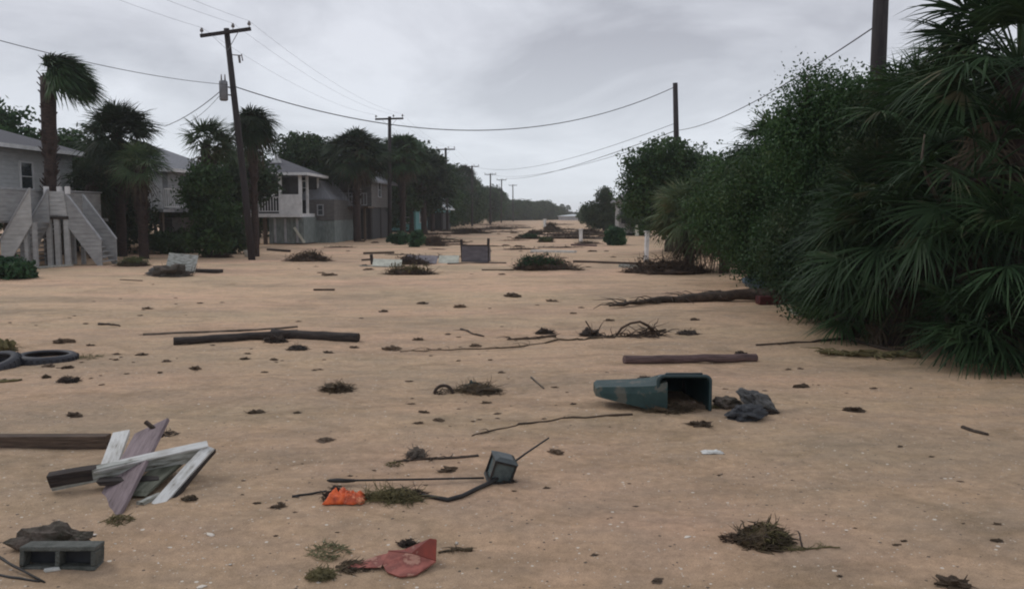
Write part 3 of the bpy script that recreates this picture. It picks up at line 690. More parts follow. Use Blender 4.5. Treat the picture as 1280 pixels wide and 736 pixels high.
for px in (62.5, 72.5, 84.5):
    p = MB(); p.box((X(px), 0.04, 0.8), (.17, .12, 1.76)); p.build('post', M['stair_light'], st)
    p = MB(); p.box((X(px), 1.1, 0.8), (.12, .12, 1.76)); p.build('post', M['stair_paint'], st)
for px in (61.5, 78, 88):
    p = MB(); p.box((X(px), 0.02, 2.66), (.13, .13, .26)); p.build('post_cap', M['trim'], st)
st2s = XZ(22, 28.4)
st2 = empty('outdoor_stair', st2s, 'grey boarded single stair coming down to the left beside the double stair', 'stair')
flight(st2, 20 * 28.4 / FPX, 1.72, -20 * 28.4 / FPX, 0.0, 0, 1.1, 'stair_light', 0.95)
for q in (10, 20):
    p = MB(); p.box((q * u, .1, .7), (.12, .12, 1.7)); p.build('post', M['stair_paint'], st2)
mb = MB(); a = G(45, 336); b = G(90, 333); mb.beam(a + Vector((0, 0, .04)), b + Vector((0, 0, .05)), .18, .06); o = mb.build('plank', M['paint_worn'], origin=a)
tag(o, 'pale weathered plank lying on the sand at the foot of the double stair', 'plank')

# -- house half hidden behind the palms
hB = empty('beach_house', gz(-16.9, 41), 'grey roofed raised house half hidden behind palms, with a slatted deck railing', 'house', rz=-STREET)
mb = MB(); mb.box((-3.2, 4.2, 3.0), (6.4, 7.4, 1.9)); mb.build('wall', M['stair_paint'], hB)
mb = MB(); hip_roof(mb, -6.4, 0, .5, 7.9, 3.9, 1.75, 0.5); mb.build('roof', M['shingle_grey'], hB)
fascia(hB, -6.4, 0, .5, 7.9, 3.9, 0.5)
mb = MB(); mb.box((-2.2, -.2, 1.98), (5.6, 2.2, .14)); mb.box((.9, 4, 1.98), (1.7, 8, .14)); mb.build('deck', M['trim_grey'], hB)
rail(hB, (-4.8, -1.25, 0), (.5, -1.25, 0), 2.05, .95, 'trim')
mb = MB(); mb.beam((-1.9, -1.3, 2.1), (-1.1, -1.3, 3.3), .08, .1, up=(0, 1, 0)); mb.build('leaning_post', M['trim'], hB); rail(hB, (.6, -1.2, 0), (1.7, 3, 0), 2.05, .95, 'trim')
posts(hB, [(-4.8, -1.1), (-2.4, -1.1), (.4, -1.1), (1.6, 3.6), (0, 7.7), (-6.2, 7.7)], -.3, 1.9, .18, 'wood_brown')
mb = MB(); mb.box((-3.0, -.9, 1.35), (1.6, .05, 1.1)); mb.build('lattice_panel', M['stair_light'], hB)
winf(hB, -2.2, -1.3, 2.6, 3.5, .5); winf(hB, -4.6, -3.6, 2.6, 3.5, .5)
mb = MB(); mb.box((-.7, .47, 2.95), (.85, .05, 1.75)); d_ = mb.build('door', M['trim'], hB); mb = MB(); mb.lump((-.4, .42, 2.9), (.04, .04, .04), 0, 0, 6); mb.build('handle', M['steel'], d_)
mb = MB(); mb.box((-.2, 2.2, .8), (.5, 3, 1.7)); mb.build('dark_underfloor', M['siding_tan'], hB)

# -- house with the screened gazebo porch
uC = 51 / FPX; hC = empty('beach_house', XZ(352, 51), 'raised house with white screened corner porch, dark hip roof and misty green lower walls', 'house', rz=-STREET * 0.5)
XC = lambda px: (px - 352) * uC
ZC = lambda py: CAM_H + (268 - py) * uC
mb = MB(); mb.box((XC(334), 2.2, ZC(268.5) - .02), (XC(377) - XC(290), 4.6, .22)); mb.build('porch_floor', M['trim'], hC)
mb = MB(); hip_roof(mb, XC(296), XC(380), 0, 4.2, ZC(219), 1.15, .4, ridge=2.3); mb.build('roof', M['shingle'], hC)
fascia(hC, XC(296), XC(380), 0, 4.2, ZC(219), .4)
mb = MB(); mb.prism([(XC(337), ZC(203)), (XC(349), ZC(203)), (XC(343), ZC(192))], .9, 1.0); mb.build('roof_vent', M['trim'], hC)
for px in (300, 322, 352, 377):
    p = MB(); p.box((XC(px), .06, (ZC(219) + ZC(267)) / 2), (.17, .15, ZC(219) - ZC(267))); p.build('porch_post', M['trim'], hC)
for yy in (1.6, 4.1):
    p = MB(); p.box((XC(377), yy, (ZC(219) + ZC(267)) / 2), (.14, .14, ZC(219) - ZC(267))); p.build('porch_post', M['trim'], hC)
mb = MB(); mb.box((XC(337), 4.0, (ZC(219) + ZC(267)) / 2), (XC(377) - XC(298), .1, ZC(219) - ZC(267))); mb.build('porch_back_wall', M['screen'], hC)
mb = MB(); mb.box((XC(364.6), .02, ZC(255)), (XC(375.5) - XC(354), .06, ZC(243) - ZC(267))); mb.build('railing_panel', M['trim'], hC)
rail(hC, (XC(301), .04, 0), (XC(350), .04, 0), ZC(266), .95, 'trim', .16)
mb = MB(); mb.beam((XC(324), -.03, ZC(230)), (XC(337), -.03, ZC(251)), .10, .06, up=(0, 1, 0)); mb.beam((XC(334), -.03, ZC(249)), (XC(351), -.03, ZC(240)), .09, .05, up=(0, 1, 0)); mb.build('fallen_brace', M['trim'], hC)
winf(hC, XC(358), XC(363), ZC(241), ZC(224), 3.9, 'trim'); 
mb = MB(); mb.box((XC(368), .4, ZC(232)), (XC(376) - XC(360), .03, ZC(222) - ZC(242))); mb.build('insect_screen', M['screen'], hC)
mb = MB(); mb.box((XC(357), 1.9, ZC(287.5)), (XC(379) - XC(335), 3.2, ZC(273) - ZC(306))); mb.build('lower_wall', M['siding_mist'], hC)
for px in (343, 356, 371):
    p = MB(); p.box((XC(px), .27, ZC(288)), (.14, .05, ZC(273) - ZC(303))); p.build('lower_trim', M['trim_grey'], hC)
posts(hC, [(XC(303), .2), (XC(321), .2), (XC(331), .2)], -.3, ZC(270), .2, 'wood_brown')
mb = MB(); mb.box((XC(386), 6.2, ZC(262)), (1.7, 6, ZC(248) - ZC(275))); mb.build('wing_wall', M['siding_tan'], hC)
mb = MB(); mb.box((XC(386), 6.2, ZC(291)), (1.66, 5.9, ZC(275.2) - ZC(309))); mb.build('wing_base', M['siding_mist'], hC)
winf(hC, XC(382), XC(388), ZC(268), ZC(256), 3.2, 'trim_grey')
mb = MB(); hip_roof(mb, XC(356), XC(394), 3.6, 9.6, ZC(249), 1.35, .15); mb.build('wing_roof', M['shingle_grey'], hC)
mb = MB(); mb.beam((XC(368), .1, ZC(284)), (XC(381), .05, ZC(303)), .14, .05, up=(0, 1, 0)); mb.build('loose_board', M['pale_panel'], hC)

# -- grey gabled house behind the palms
def gable_house(loc, wx, ly, zf, ze, zr, wall, roof, label, group=None, deck=True, rz=-STREET, fas='trim_grey', nwin=2):
    h = empty('beach_house', loc, label, 'house', group, rz=rz)
    mb = MB(); mb.prism([(-wx / 2, zf), (wx / 2, zf), (wx / 2, ze), (0, zr - .1), (-wx / 2, ze)], 0, ly); mb.build('wall', M[wall], h)
    r = MB(); s = (zr - ze) / (wx / 2); ov = .4
    for sg in (-1, 1):
        r.prism([(0, zr), (sg * (wx / 2 + ov), ze - s * ov), (sg * (wx / 2 + ov), ze - s * ov + .14), (0, zr + .14)], -.45, ly + .45)
    r.build('roof', M[roof], h)
    b = MB()
    for sg in (-1, 1): b.beam((0, -.48, zr + .03), (sg * (wx / 2 + ov), -.48, ze - s * ov + .03), .05, .2, up=(0, 0, 1))
    b.build('bargeboard', M[fas], h)
    for i in range(nwin):
        x = -wx / 2 + wx * (i + .5) / nwin; winf(h, x - .4, x + .4, zf + .8, zf + 1.8, 0, fas); 
    win(h, 0, ly * .3, ly * .3 + .9, zf + .8, zf + 1.8, wx / 2, fas)
    posts(h, [(-wx / 2 + .2, .2), (wx / 2 - .2, .2), (wx / 2 - .2, ly / 2), (wx / 2 - .2, ly - .2), (-wx / 2 + .2, ly - .2)], -.3, zf, .22, 'pole')  # piles coloured dark to go with the painted shade underneath
    if deck:
        d = MB(); d.box((0, -1.0, zf), (wx + .4, 1.9, .12)); d.build('deck', M['wood_brown'], h); rail(h, (-wx / 2, -1.9, 0), (wx / 2 + .1, -1.9, 0), zf + .05, .9, fas, .2)
        posts(h, [(-wx / 2 + .2, -1.7), (wx / 2 - .1, -1.7)], -.3, zf - .06, .15, 'wood_brown', 'deck_post')
    u_ = MB(); u_.box((0, ly * .5 + .4, zf / 2), (wx * .94, ly * .9, zf - .05)); u_.build('dark_underfloor', M['screen'], h)  # near-black box painted as the shade beneath the raised floor
    return h
gable_house(XZ(424, 60), 4.8, 7, 2.3, 4.3, 5.9, 'siding_tan', 'shingle_grey', 'grey gabled raised house with a dark underside, behind two palms on the left')
gable_house(XZ(498, 84), 3.6, 7, 0.2, 2.9, 3.9, 'siding_teal', 'metal_roof', 'small turquoise house with a white metal roof under the left palms', deck=False, fas='trim')
gable_house(XZ(540, 93), 2.4, 7, 2.0, 2.7, 4.0, 'siding_teal', 'metal_roof', 'second white roofed house farther along, its gable between two dark trunks', deck=False, fas='trim', nwin=1)
gable_house(XZ(791, 70), 2.4, 5, .2, 3.0, 3.8, 'stair_paint', 'shingle_grey', 'pale house glimpsed through the rounded tree on the right side', deck=False)

# ------------------------------------------------------------------ trees: left side
palm('blown_palm', XZ(66, 30.5), 6.7, 'tall palm with its whole crown torn sideways by wind, beside the left house', wind=(.75, 0, -0.45), el=(-5, 100), az=(-70, 70),
     seed=3, nf=120, pet=.62, RR=.92, nl=26, lw=.10, trunk_r=.19, skirt=0, spread=80, leaf='palm_leaf', lean=(0.15, 0))
pB = palm('bushy_palm', XZ(153, 36), 5.1, 'round bushy palm left of the house behind the palms', seed=11, nf=110, pet=1.1, RR=1.05, nl=26, lw=.075, leaf='palm_leaf_dark', wind=(.12, 0, 0), el=(-50, 85), skirt=26, trunk_r=.18)
pG = palm('green_palm', XZ(261, 38), 4.9, 'bright green palm with separate upright fans, left of the leaning pole', seed=21, nf=34, pet=1.0, RR=.95, nl=32, lw=.075, leaf='palm_leaf_light', el=(-15, 80), skirt=6, wind=(.10, 0, 0), trunk_r=.16)
palm('blown_palm', XZ(320, 36.5), 5.65, 'slim palm with a narrow ragged crown right behind the leaning pole', seed=31, nf=60, pet=.5, RR=.95, nl=26, lw=.08, leaf='palm_leaf_dark', wind=(.35, 0, -.5), el=(-30, 88), skirt=14, trunk_r=.13)
palm('small_palm', XZ(180, 34), 3.75, 'low yellowish palm growing in front of the hidden house', seed=41, nf=30, pet=.7, RR=.85, nl=22, leaf='palm_leaf_light', el=(-30, 80), skirt=12, wind=(.2, 0, 0))
palm('small_palm', XZ(118, 35), 3.0, 'low dark palm between the double stair and the bushy palm', seed=43, nf=36, pet=.8, RR=.9, nl=20, leaf='palm_leaf_dark', el=(-60, 80), skirt=16)
tL = [  # px, base depth, blobs (px-ish metres), leaves, label
 ('broadleaf_tree', 10, 40, [(-.3, 0, 5.3, 1.7, 1.6, 1.6), (-1.8, .5, 5.6, 1.5, 1.5, 1.5), (1.0, 0, 4.3, 1.5, 1.5, 1.3)], 18000, .11, 'myrtle_leaf', 'light green leafy tree rising behind the roof at the left edge'),
 ('broadleaf_tree', 95, 41, [(0, 0, 4.5, 1.6, 1.5, 1.5), (1.3, .3, 3.3, 1.5, 1.5, 1.5), (-1.0, 0, 2.4, 1.6, 1.5, 1.6), (.8, 0, 1.4, 1.8, 1.4, 1.2)], 20000, .11, 'oak_leaf', 'dark leafy tree between the torn palm and the bushy palm'),
 ('broadleaf_tree', 262, 35.5, [(0, 0, 3.2, .80, .9, .65), (-.25, .2, 2.4, .75, .9, .8), (.45, 0, 1.6, .7, .9, .8), (.1, 0, .8, .9, 1.0, .6)], 15000, .085, 'oak_leaf', 'dense dark shrub tree under the green palm, left of the leaning pole'),
 ('broadleaf_tree', 142, 38.5, [(0, 0, 3.0, 1.3, 1.3, 1.2), (.4, 0, 1.5, 1.3, 1.2, 1.2), (-1, 0, 1.4, 1.1, 1.2, 1.1)], 15000, .10, 'oak_dark', 'very dark leafy tree under the bushy palm'),
 ('broadleaf_tree', 385, 58, [(0, 0, 6.0, 1.7, 1.6, 1.3), (-1.0, .2, 4.9, 1.2, 1.3, 1.1), (1.1, 0, 5.0, 1.2, 1.4, 1.1)], 17000, .12, 'oak_leaf', 'rounded green tree above the house with the white porch'),
 ('broadleaf_tree', 306, 46, [(0, 0, 4.4, 1.3, 1.3, 1.0), (.6, 0, 3.6, 1.2, 1.3, 1.1), (-.8, 0, 2.6, 1.2, 1.2, 1.2)], 12000, .11, 'oak_dark', 'dark tree filling the gap behind the leaning pole'),
]
for i, (nm, px, d, bl, n, s, lf, lb) in enumerate(tL): tree(nm, XZ(px, d), bl, n, s, lb, leaf=lf, seed=50 + i, spread=.26)
# low growth on the left
def shrub(px, py, wpx, hpx, leaf, label, n=5000, size=.07, seed=0, cat='shrub', name='shrub', group=None):
    p = G(px, py); s = p.y / FPX; W = wpx * s / 2; H = hpx * s; p = back(p, W * .5)
    root = empty(name, p, label, cat, group); r = random.Random(seed); bl = []
    for k in range(5): bl.append((r.uniform(-.5, .5) * W, r.uniform(-.4, .4) * W, H * r.uniform(.3, .62), W * .5, W * .5, H * .36))
    t = MB()
    for b in bl: t.tube([(b[0] * .3, b[1] * .3, -.05), (b[0] * .7, b[1] * .7, b[2] * .5), b[:3]], [.03, .02, .008], 5)
    t.build('stem', M['bark'], root)
    leaf_mesh('foliage', bl, n, size, M[leaf], root, seed=seed, spread=.11 * max(1, W))
    return root
shrub(20, 349, 62, 27, 'bush_leaf', 'bright green weedy shrub at the left edge below the stairs', seed=1)
shrub(205, 318, 75, 30, 'oak_leaf', 'low dark green shrub growth in front of the hidden house', n=8000, seed=2)
shrub(285, 318, 55, 42, 'oak_dark', 'dark ragged shrub at the foot of the green palm', n=8000, seed=3)
shrub(235, 314, 50, 34, 'yellow_leaf', 'yellowish shrub below the deck of the hidden house', n=5000, seed=4)
shrub(498, 306, 36, 15, 'bush_leaf', 'small bright green shrub on the sand left of the rounded bush', n=2600, seed=6, size=.09)
shrub(773, 307, 36, 27, 'bush_leaf', 'compact dark green bush standing alone near the white post on the right', n=8000, seed=7, size=.08)
shrub(520, 309, 20, 24, 'bush_leaf', 'dark green clump beside the brown brush heap under the left palms', n=3000, seed=8, size=.09)

# palms and trees lining the left side into the distance
pR = palm('cabbage_palm', XZ(447, 57), 6.0, 'full dark palm with a shaggy skirt, right of the rounded green tree', group='palms lining the left side', seed=61, scale=(1.32, 1.32, 1.0), nf=170, pet=1.25, RR=.85, nl=22, leaf='palm_leaf_dark', el=(-60, 88), skirt=70, lw=.13)
pS = palm('cabbage_palm', XZ(504, 66), 6.5, 'green topped palm standing just right of the second utility pole', group='palms lining the left side', seed=67, scale=(1.25, 1.25, 1.0), nf=160, pet=1.25, RR=.85, nl=22, leaf='palm_leaf', el=(-55, 88), skirt=60, lw=.13)
tA = tree('shade_tree', XZ(533, 80), [(0, 0, 5.6, 2.0, 1.8, 1.5), (1.3, .3, 4.4, 1.6, 1.6, 1.3), (-1.3, 0, 4.2, 1.6, 1.6, 1.3), (0, 0, 3.0, 1.9, 1.5, 1.1)], 12000, .15, 'broad dark tree behind the turquoise house', leaf='oak_dark', seed=71, group='trees lining the left side', spread=.32)
tB = tree('shade_tree', XZ(549, 100), [(0, 0, 5.2, 1.7, 1.7, 1.5), (.9, 0, 3.8, 1.6, 1.6, 1.4), (-1.0, 0, 3.2, 1.8, 1.6, 1.5), (.2, 0, 1.6, 1.9, 1.6, 1.4)], 12000, .15, 'dense green tree around the third utility pole', leaf='oak_leaf', seed=72, group='trees lining the left side', spread=.32)
tl = 'dark tree in the continuous row along the left side of the street'
rows = [  # proto, px, depth, scale, label
 (pR, 410, 62, 0.92, 'slim palm just left of the shaggy dark palm'), (pS, 470, 70, .95, 'palm partly behind the second utility pole'),
 (tB, 478, 74, .95, 'dense tree behind the second utility pole'), (tA, 425, 72, .8, 'dark tree behind the grey gabled house'), (pR, 530, 76, 1.0, 'palm crown over the turquoise house'),
 (pR, 428, 64, 1.0, 'second shaggy dark palm, touching the rounded green tree'), (tA, 515, 78, 1.15, 'tall dark tree filling the row behind the second utility pole'), (pS, 541, 88, 1.05, 'palm just left of the third utility pole'), (tA, 478, 70, .55, 'low dark tree under the palms left of the second utility pole'),
 (tB, 455, 66, .6, 'low dark tree beside the grey gabled house')]
for i, (pr, px, d, sc, lb) in enumerate(rows):
    rsc(pr, XZ(px, d), i * 1.3 + .5, (sc * 1.25, sc * 1.2, sc * rng.uniform(.95, 1.04)), lb, pr.get('group'))
r2 = random.Random(5)
d = 84.0
while d < 300:
    Xl = -11.2 + (d - 33) * 0.062
    for k in range(2 if d < 170 else 1):
        off = 3.3 + k * 3.6 + r2.uniform(-.6, .8)
        if d > 170: off = 1.5 + (d - 170) * 0.05 + r2.uniform(0, 2)
        pr = r2.choice([tA, tB, tB, pR, pS, pR]); sc = r2.uniform(.86, 1.34)
        x = Xl - off
        if d > 170: x = Xl - off * 1.0
        rsc(pr, gz(x, d + r2.uniform(-2, 2)), r2.uniform(0, 6.28), (sc * .95, sc * .95, sc), ('palm' if pr in (pR, pS) else 'dark tree') + ' in the continuous row along the left side of the street', 'palms in the left row' if pr in (pR, pS) else 'trees in the left row')
    d += r2.uniform(3.2, 5.0) * (1 if d < 150 else 1.7)
# the wood that closes the view where the street bends
for i in range(16):
    px = 628 + i * 4.9; d = 235 + i * 4 + r2.uniform(-8, 8)
    sc = r2.uniform(.90, 1.06) * (1.0 if px < 690 else .8)
    rsc(tB, XZ(px, d) - Vector((0, 0, .7)), r2.uniform(0, 6), (sc * 1.5, sc * 1.3, sc), 'tree of the far green wood at the end of the street', 'trees of the far wood')
for px, d, sc in ((702, 300, .90), (709, 310, .85)):
    rsc(pG, XZ(px, d), px, sc, 'tiny lone palm on the skyline at the end of the street', 'two tiny palms on the skyline')
fb = empty('long_shed', XZ(716, 262), 'long low pale building closing the far end of the street', 'building')
mb = MB(); mb.box((0, 0, 0.3), (9, 3, 1.8)); mb.build('wall', M['trim_grey'], fb)
mb = MB(); hip_roof(mb, -4.5, 4.5, -1.5, 1.5, 1.2, .7, .3); mb.build('roof', M['metal_roof'], fb)
for i in range(9):
    rsc(r2.choice([tA, tB]), XZ(712 + i * 7, 330 - i * 8), i, (.62, .6, .42), 'low tree on the far skyline right of the two tiny palms', 'low trees on the far skyline')
# woods closing the view behind the houses on the left
for i, (px, d, sc) in enumerate([(-60, 48, .8), (-20, 55, .9), (30, 52, .72), (70, 55, .75), (110, 52, .72), (150, 56, .72), (195, 60, .66), (240, 58, .62), (285, 62, .72), (325, 66, .72), (360, 70, .84), (395, 76, .88), (60, 46, .6), (130, 46, .55), (215, 52, .55), (445, 84, .9), (490, 92, .9)]):
    rsc([tA, tB][i % 2], XZ(px, d), i * 1.7, (sc * 1.3, sc * 1.2, sc), 'dark tree behind the left houses, seen in the gaps between them', 'trees behind the left houses')

# ------------------------------------------------------------------ vegetation: right side
def palmetto(name, loc, height, label, seed, nf=26, pet=1.0, RR=.8, nl=40, leaf='palmetto_leaf', wind=(-.05, 0, 0), el=(-45, 80), az=None, skirt=8, lw=.048, lean=(0, 0), tr=.15, droop=.2, cat='palm'):
    root = empty(name, loc, label, cat, 'palms massed along the right side')
    top = Vector((lean[0], lean[1], height)); t = MB(); pts = [Vector((lean[0] * k, lean[1] * k, -.2 + (height + .2) * k)) for k in (0, .25, .5, .75, 1)]
    t.tube(pts, [tr * 1.1, tr, tr, tr * 1.15, tr * .9], 10, jitter=.08)
    rr = random.Random(seed)
    for i in range(40):
        k = rr.uniform(.1, 1); p = Vector((lean[0] * k, lean[1] * k, height * k)); a = rr.uniform(0, 6.28); dr = Vector((math.cos(a), math.sin(a), 0)); q = p + dr * tr * .8
        t.beam(q, q + dr * .16 + Vector((0, 0, .24)), .06, .025, up=dr)
    t.build('trunk', M['palm_trunk'], root)
    c = MB(); c.open = True; fan_crown(c, top, nf, pet, RR, nl, wind, seed, el=el, az=az, lw=lw, segs=5, droop=droop, drp2=.28, spread=100); c.build('crown', M[leaf], root)
    if skirt:
        s = MB(); s.open = True; fan_crown(s, top, skirt, pet * .8, RR * .95, nl // 2, wind, seed + 9, el=(-85, -40), lw=lw, segs=4, droop=.6, drp2=.7); s.build('dead_fronds', M['dead_frond'], root)
    return root
palmetto('fan_palm', gz(6.5, 11.0), 3.55, 'tallest fan palm at the right edge, its spiky top reaching the picture edge', 101, nf=46, el=(-20, 88), pet=.95, RR=.85, nl=36)
palmetto('fan_palm', gz(5.95, 10.9), 2.2, 'fan palm whose pale fronds spray left at mid height near the right edge', 102, nf=40, pet=1.0, RR=.78, nl=36, el=(-45, 55), wind=(-.15, 0, 0))
palmetto('fan_palm', gz(6.3, 9.9), 1.15, 'low fan palm at the right edge with fronds drooping to the sand', 103, nf=34, pet=.9, RR=.78, nl=36, el=(-25, 65), wind=(-.1, 0, -.1))
palmetto('fan_palm', gz(5.4, 11.6), 0.95, 'low fan palm at the foot of the leafy hedge, left of the drooping one', 104, nf=28, pet=.75, RR=.6, nl=34, el=(-20, 65), leaf='palm_leaf')
palmetto('fan_palm', gz(7.2, 12.2), 2.6, 'fan palm half hidden behind the tallest one on the right', 105, nf=34, pet=1.0, RR=.8, nl=34)
palmetto('fan_palm', gz(6.5, 13.2), 3.1, 'fan palm in the shadowy middle of the right mass', 106, nf=28, pet=.95, RR=.85, nl=34, leaf='palm_leaf')
palmetto('fan_palm', XZ(958, 20.5), 3.3, 'spiky palm sticking up between the rounded tree and the tall shrub', 107, nf=26, pet=.55, RR=.75, nl=30, leaf='palm_leaf', el=(-20, 85))
palmetto('fan_palm', XZ(862, 26.5), 1.65, 'pale olive fan palm left of the hedge, in front of the rounded tree', 108, nf=52, pet=.85, RR=.9, nl=30, leaf='palmetto_pale', el=(-30, 80), lw=.05, skirt=12)
palmetto('fan_palm', XZ(905, 25), 1.9, 'mid green fan palm between the pale palm and the leafy hedge', 109, nf=34, pet=.9, RR=.9, nl=30, leaf='palm_leaf', el=(-35, 80), lw=.05, skirt=12)
palmetto('fan_palm', gz(5.55, 10.1), .35, 'small ground level fan palm under the drooping fronds at the right', 110, nf=20, pet=.6, RR=.7, nl=36, el=(0, 60), skirt=0, leaf='palm_leaf')
palmetto('fan_palm', gz(6.9, 9.3), .7, 'fan palm cut off by the lower right edge of the hedge', 111, nf=28, pet=.8, RR=.78, nl=36, el=(-5, 75), skirt=6)
palmetto('fan_palm', gz(5.0, 12.3), .35, 'low fan palm spreading over the sand at the left foot of the fan palms', 114, nf=34, pet=.6, RR=.65, nl=30, el=(-5, 60), skirt=4, leaf='palm_leaf')
palmetto('fan_palm', gz(6.0, 10.1), .25, 'low fan palm on the sand under the drooping fronds, right of the smallest one', 115, nf=36, pet=.7, RR=.7, nl=32, el=(-5, 60), skirt=4)
palmetto('fan_palm', gz(5.3, 11.5), 1.6, 'fan palm whose fronds reach farthest left towards the leafy shrub', 116, nf=28, pet=.85, RR=.8, nl=34, el=(-30, 60), az=(100, 260), wind=(-.2, 0, 0))
palmetto('fan_palm', gz(6.1, 12.6), 1.9, 'dark fan palm behind the one spraying left', 112, nf=34, pet=.9, RR=.85, nl=30, leaf='palm_leaf_dark', el=(-50, 80))
palmetto('fan_palm', XZ(1003, 20), 3.0, 'fan palm with its crown just left of the tallest hedge shrub', 113, nf=26, pet=.6, RR=.75, nl=30, leaf='palm_leaf', el=(-50, 80))

def rshrub(px, d, bl, n, size, leaf, label, seed, spread=.22, r0=.10, clump=24):
    return tree('wax_myrtle', XZ(px, d), bl, int(n * 1.9), size * .70, label, cat='shrub', leaf=leaf, seed=seed, spread=spread, r0=r0, clump=clump)
rshrub(1030, 15.5, [(-.42, 0, 4.0, .16, .16, .40), (-.75, 0, 3.4, .3, .3, .3), (0, 0, 3.55, .85, .8, .75), (.7, .3, 3.1, .9, .8, .9), (-.35, 0, 2.7, .8, .8, .8), (.3, -.4, 2.1, 1.0, .9, .9), (-.3, 0, 1.3, .9, .9, .75), (.6, -.3, 1.0, 1.0, .9, .8)], 60000, .045, 'myrtle_leaf', 'tallest leafy shrub of the right hedge, in front of the thick pole', 201)
rshrub(1095, 14.5, [(0, 0, 3.3, .8, .8, .7), (.6, 0, 2.9, .8, .8, .8), (0, -.2, 2.2, .9, .8, .9), (0, 0, 1.2, .9, .8, .8)], 40000, .045, 'myrtle_leaf', 'leafy shrub between the thick pole and the fan palms', 202)
rshrub(985, 18.0, [(0, 0, 2.6, .9, .9, .9), (-.6, 0, 1.9, .9, .9, .9), (.3, 0, 1.4, 1.0, .9, .9), (-.5, -.2, 1.0, .9, .9, .7)], 40000, .05, 'oak_leaf', 'dense green shrub at the near corner of the right hedge', 203)
rshrub(940, 21.5, [(0, 0, 2.5, 1.0, 1.0, .9), (-.6, 0, 1.7, 1.0, 1.0, .9), (.4, 0, 1.2, 1.1, 1, .9)], 30000, .06, 'oak_leaf', 'dark green shrub in the middle of the right hedge', 204)
rshrub(1010, 14.6, [(0, 0, 1.35, .7, .7, .6), (-.35, -.1, .9, .5, .6, .45), (.45, -.2, .85, .75, .7, .6)], 26000, .042, 'oak_dark', 'dark shrub overhanging the sand where the driftwood branch ends', 205, spread=.16)
rshrub(1062, 13.6, [(0, 0, .8, .75, .6, .55), (.6, 0, .55, .7, .6, .45), (-.5, .2, .5, .5, .5, .4), (1.2, -.3, .5, .6, .5, .4)], 20000, .045, 'oak_dark', 'low dark undergrowth at the foot of the leafy shrubs', 209, spread=.16)
rshrub(1130, 13.6, [(0, 0, 3.0, .9, .8, .8), (0, 0, 2.1, 1, .8, .9), (0, 0, 1.1, 1, .8, .9)], 30000, .05, 'oak_dark', 'dark shrub behind the palm fronds spraying left', 206)
rshrub(1200, 15, [(0, 0, 3.1, 1.1, .8, 1.0), (.6, 0, 2.0, 1.2, .8, 1.1), (-.2, 0, 1.1, 1.2, .8, 1.1)], 30000, .055, 'oak_dark', 'shadowed shrub behind the tallest fan palm', 207)
rshrub(1290, 13.5, [(0, 0, 2.9, 1.1, .8, 1.0), (0, 0, 1.7, 1.2, .8, 1.1), (-.4, 0, .9, 1.2, .8, .9)], 26000, .055, 'oak_dark', 'shadowed shrub at the right edge of the picture', 208)
tree('rounded_tree', XZ(838, 37), [(0, 0, 3.9, 1.35, 1.3, 1.0), (-1.1, 0, 3.5, 1.1, 1.2, 1.0), (1.05, 0, 3.5, 1.05, 1.2, .9), (-1.2, 0, 2.5, 1.1, 1.2, 1.0), (.2, 0, 2.5, 1.4, 1.2, 1.1), (1.1, 0, 2.2, 1.1, 1.2, 1.1), (-.5, 0, 1.6, 1.1, 1.2, .8), (.9, 0, 1.1, 1.2, 1.2, .9)],
     42000, .075, 'large rounded dark tree on the right, in front of the plain pole', leaf='oak_leaf', seed=211, r0=.2, spread=.24)
tree('rounded_tree', XZ(905, 33), [(0, 0, 2.9, 1.2, 1.2, .9), (.6, 0, 1.9, 1.3, 1.2, 1.0), (-.5, 0, 1.6, 1.2, 1.2, 1.0), (0, 0, .9, 1.3, 1.2, .8)], 24000, .07, 'lower tree tucked behind the pale olive palm', leaf='oak_leaf', seed=212, spread=.24)
tree('rounded_tree', XZ(755, 92), [(0, 0, 3.9, 1.0, 1.0, .9), (.4, 0, 2.9, 1.2, 1, .9), (-1.4, 0, 2.2, 1.3, 1, .9), (.8, 0, 1.6, 1.8, 1, 1.1), (-.6, 0, 1.2, 1.8, 1, 1)], 14000, .12, 'small two tiered tree right of the street end', leaf='oak_dark', seed=213, spread=.28)
for i, (px, d, sc) in enumerate([(800, 70, .55), (830, 60, .6), (745, 120, .5), (775, 100, .5), (870, 52, .62), (920, 44, .60), (970, 36, .58), (1030, 30, .56), (1100, 26, .58), (1180, 24, .6), (1260, 22, .62), (1340, 20, .6), (730, 170, .5), (740, 150, .42)]):
    rsc([tB, tA][i % 2], XZ(px, d), i * 2.1, (sc * 1.2, sc * 1.2, sc), 'dark tree behind the right hedge, filling its gaps', 'trees behind the right hedge')
mb = MB(); a = Q(1151, 200, 10.6); mb.tube([Q(1178, 262, 10.9), Q(1160, 225, 10.7), Q(1152, 200, 10.6), Q(1156, 168, 10.6)], [.028, .022, .016, .010], 6)
mb.tube([Q(1178, 262, 10.9), Q(1200, 330, 10.9), Q(1222, 400, 10.9), Vector((6.1, 10.9, -.1))], [.028, .035, .04, .05], 7)
o = mb.build('bare_branch', M['brush_grey'], origin=a); tag(o, 'pale bare snapped branch sticking up among the fan palm fronds', 'branch')

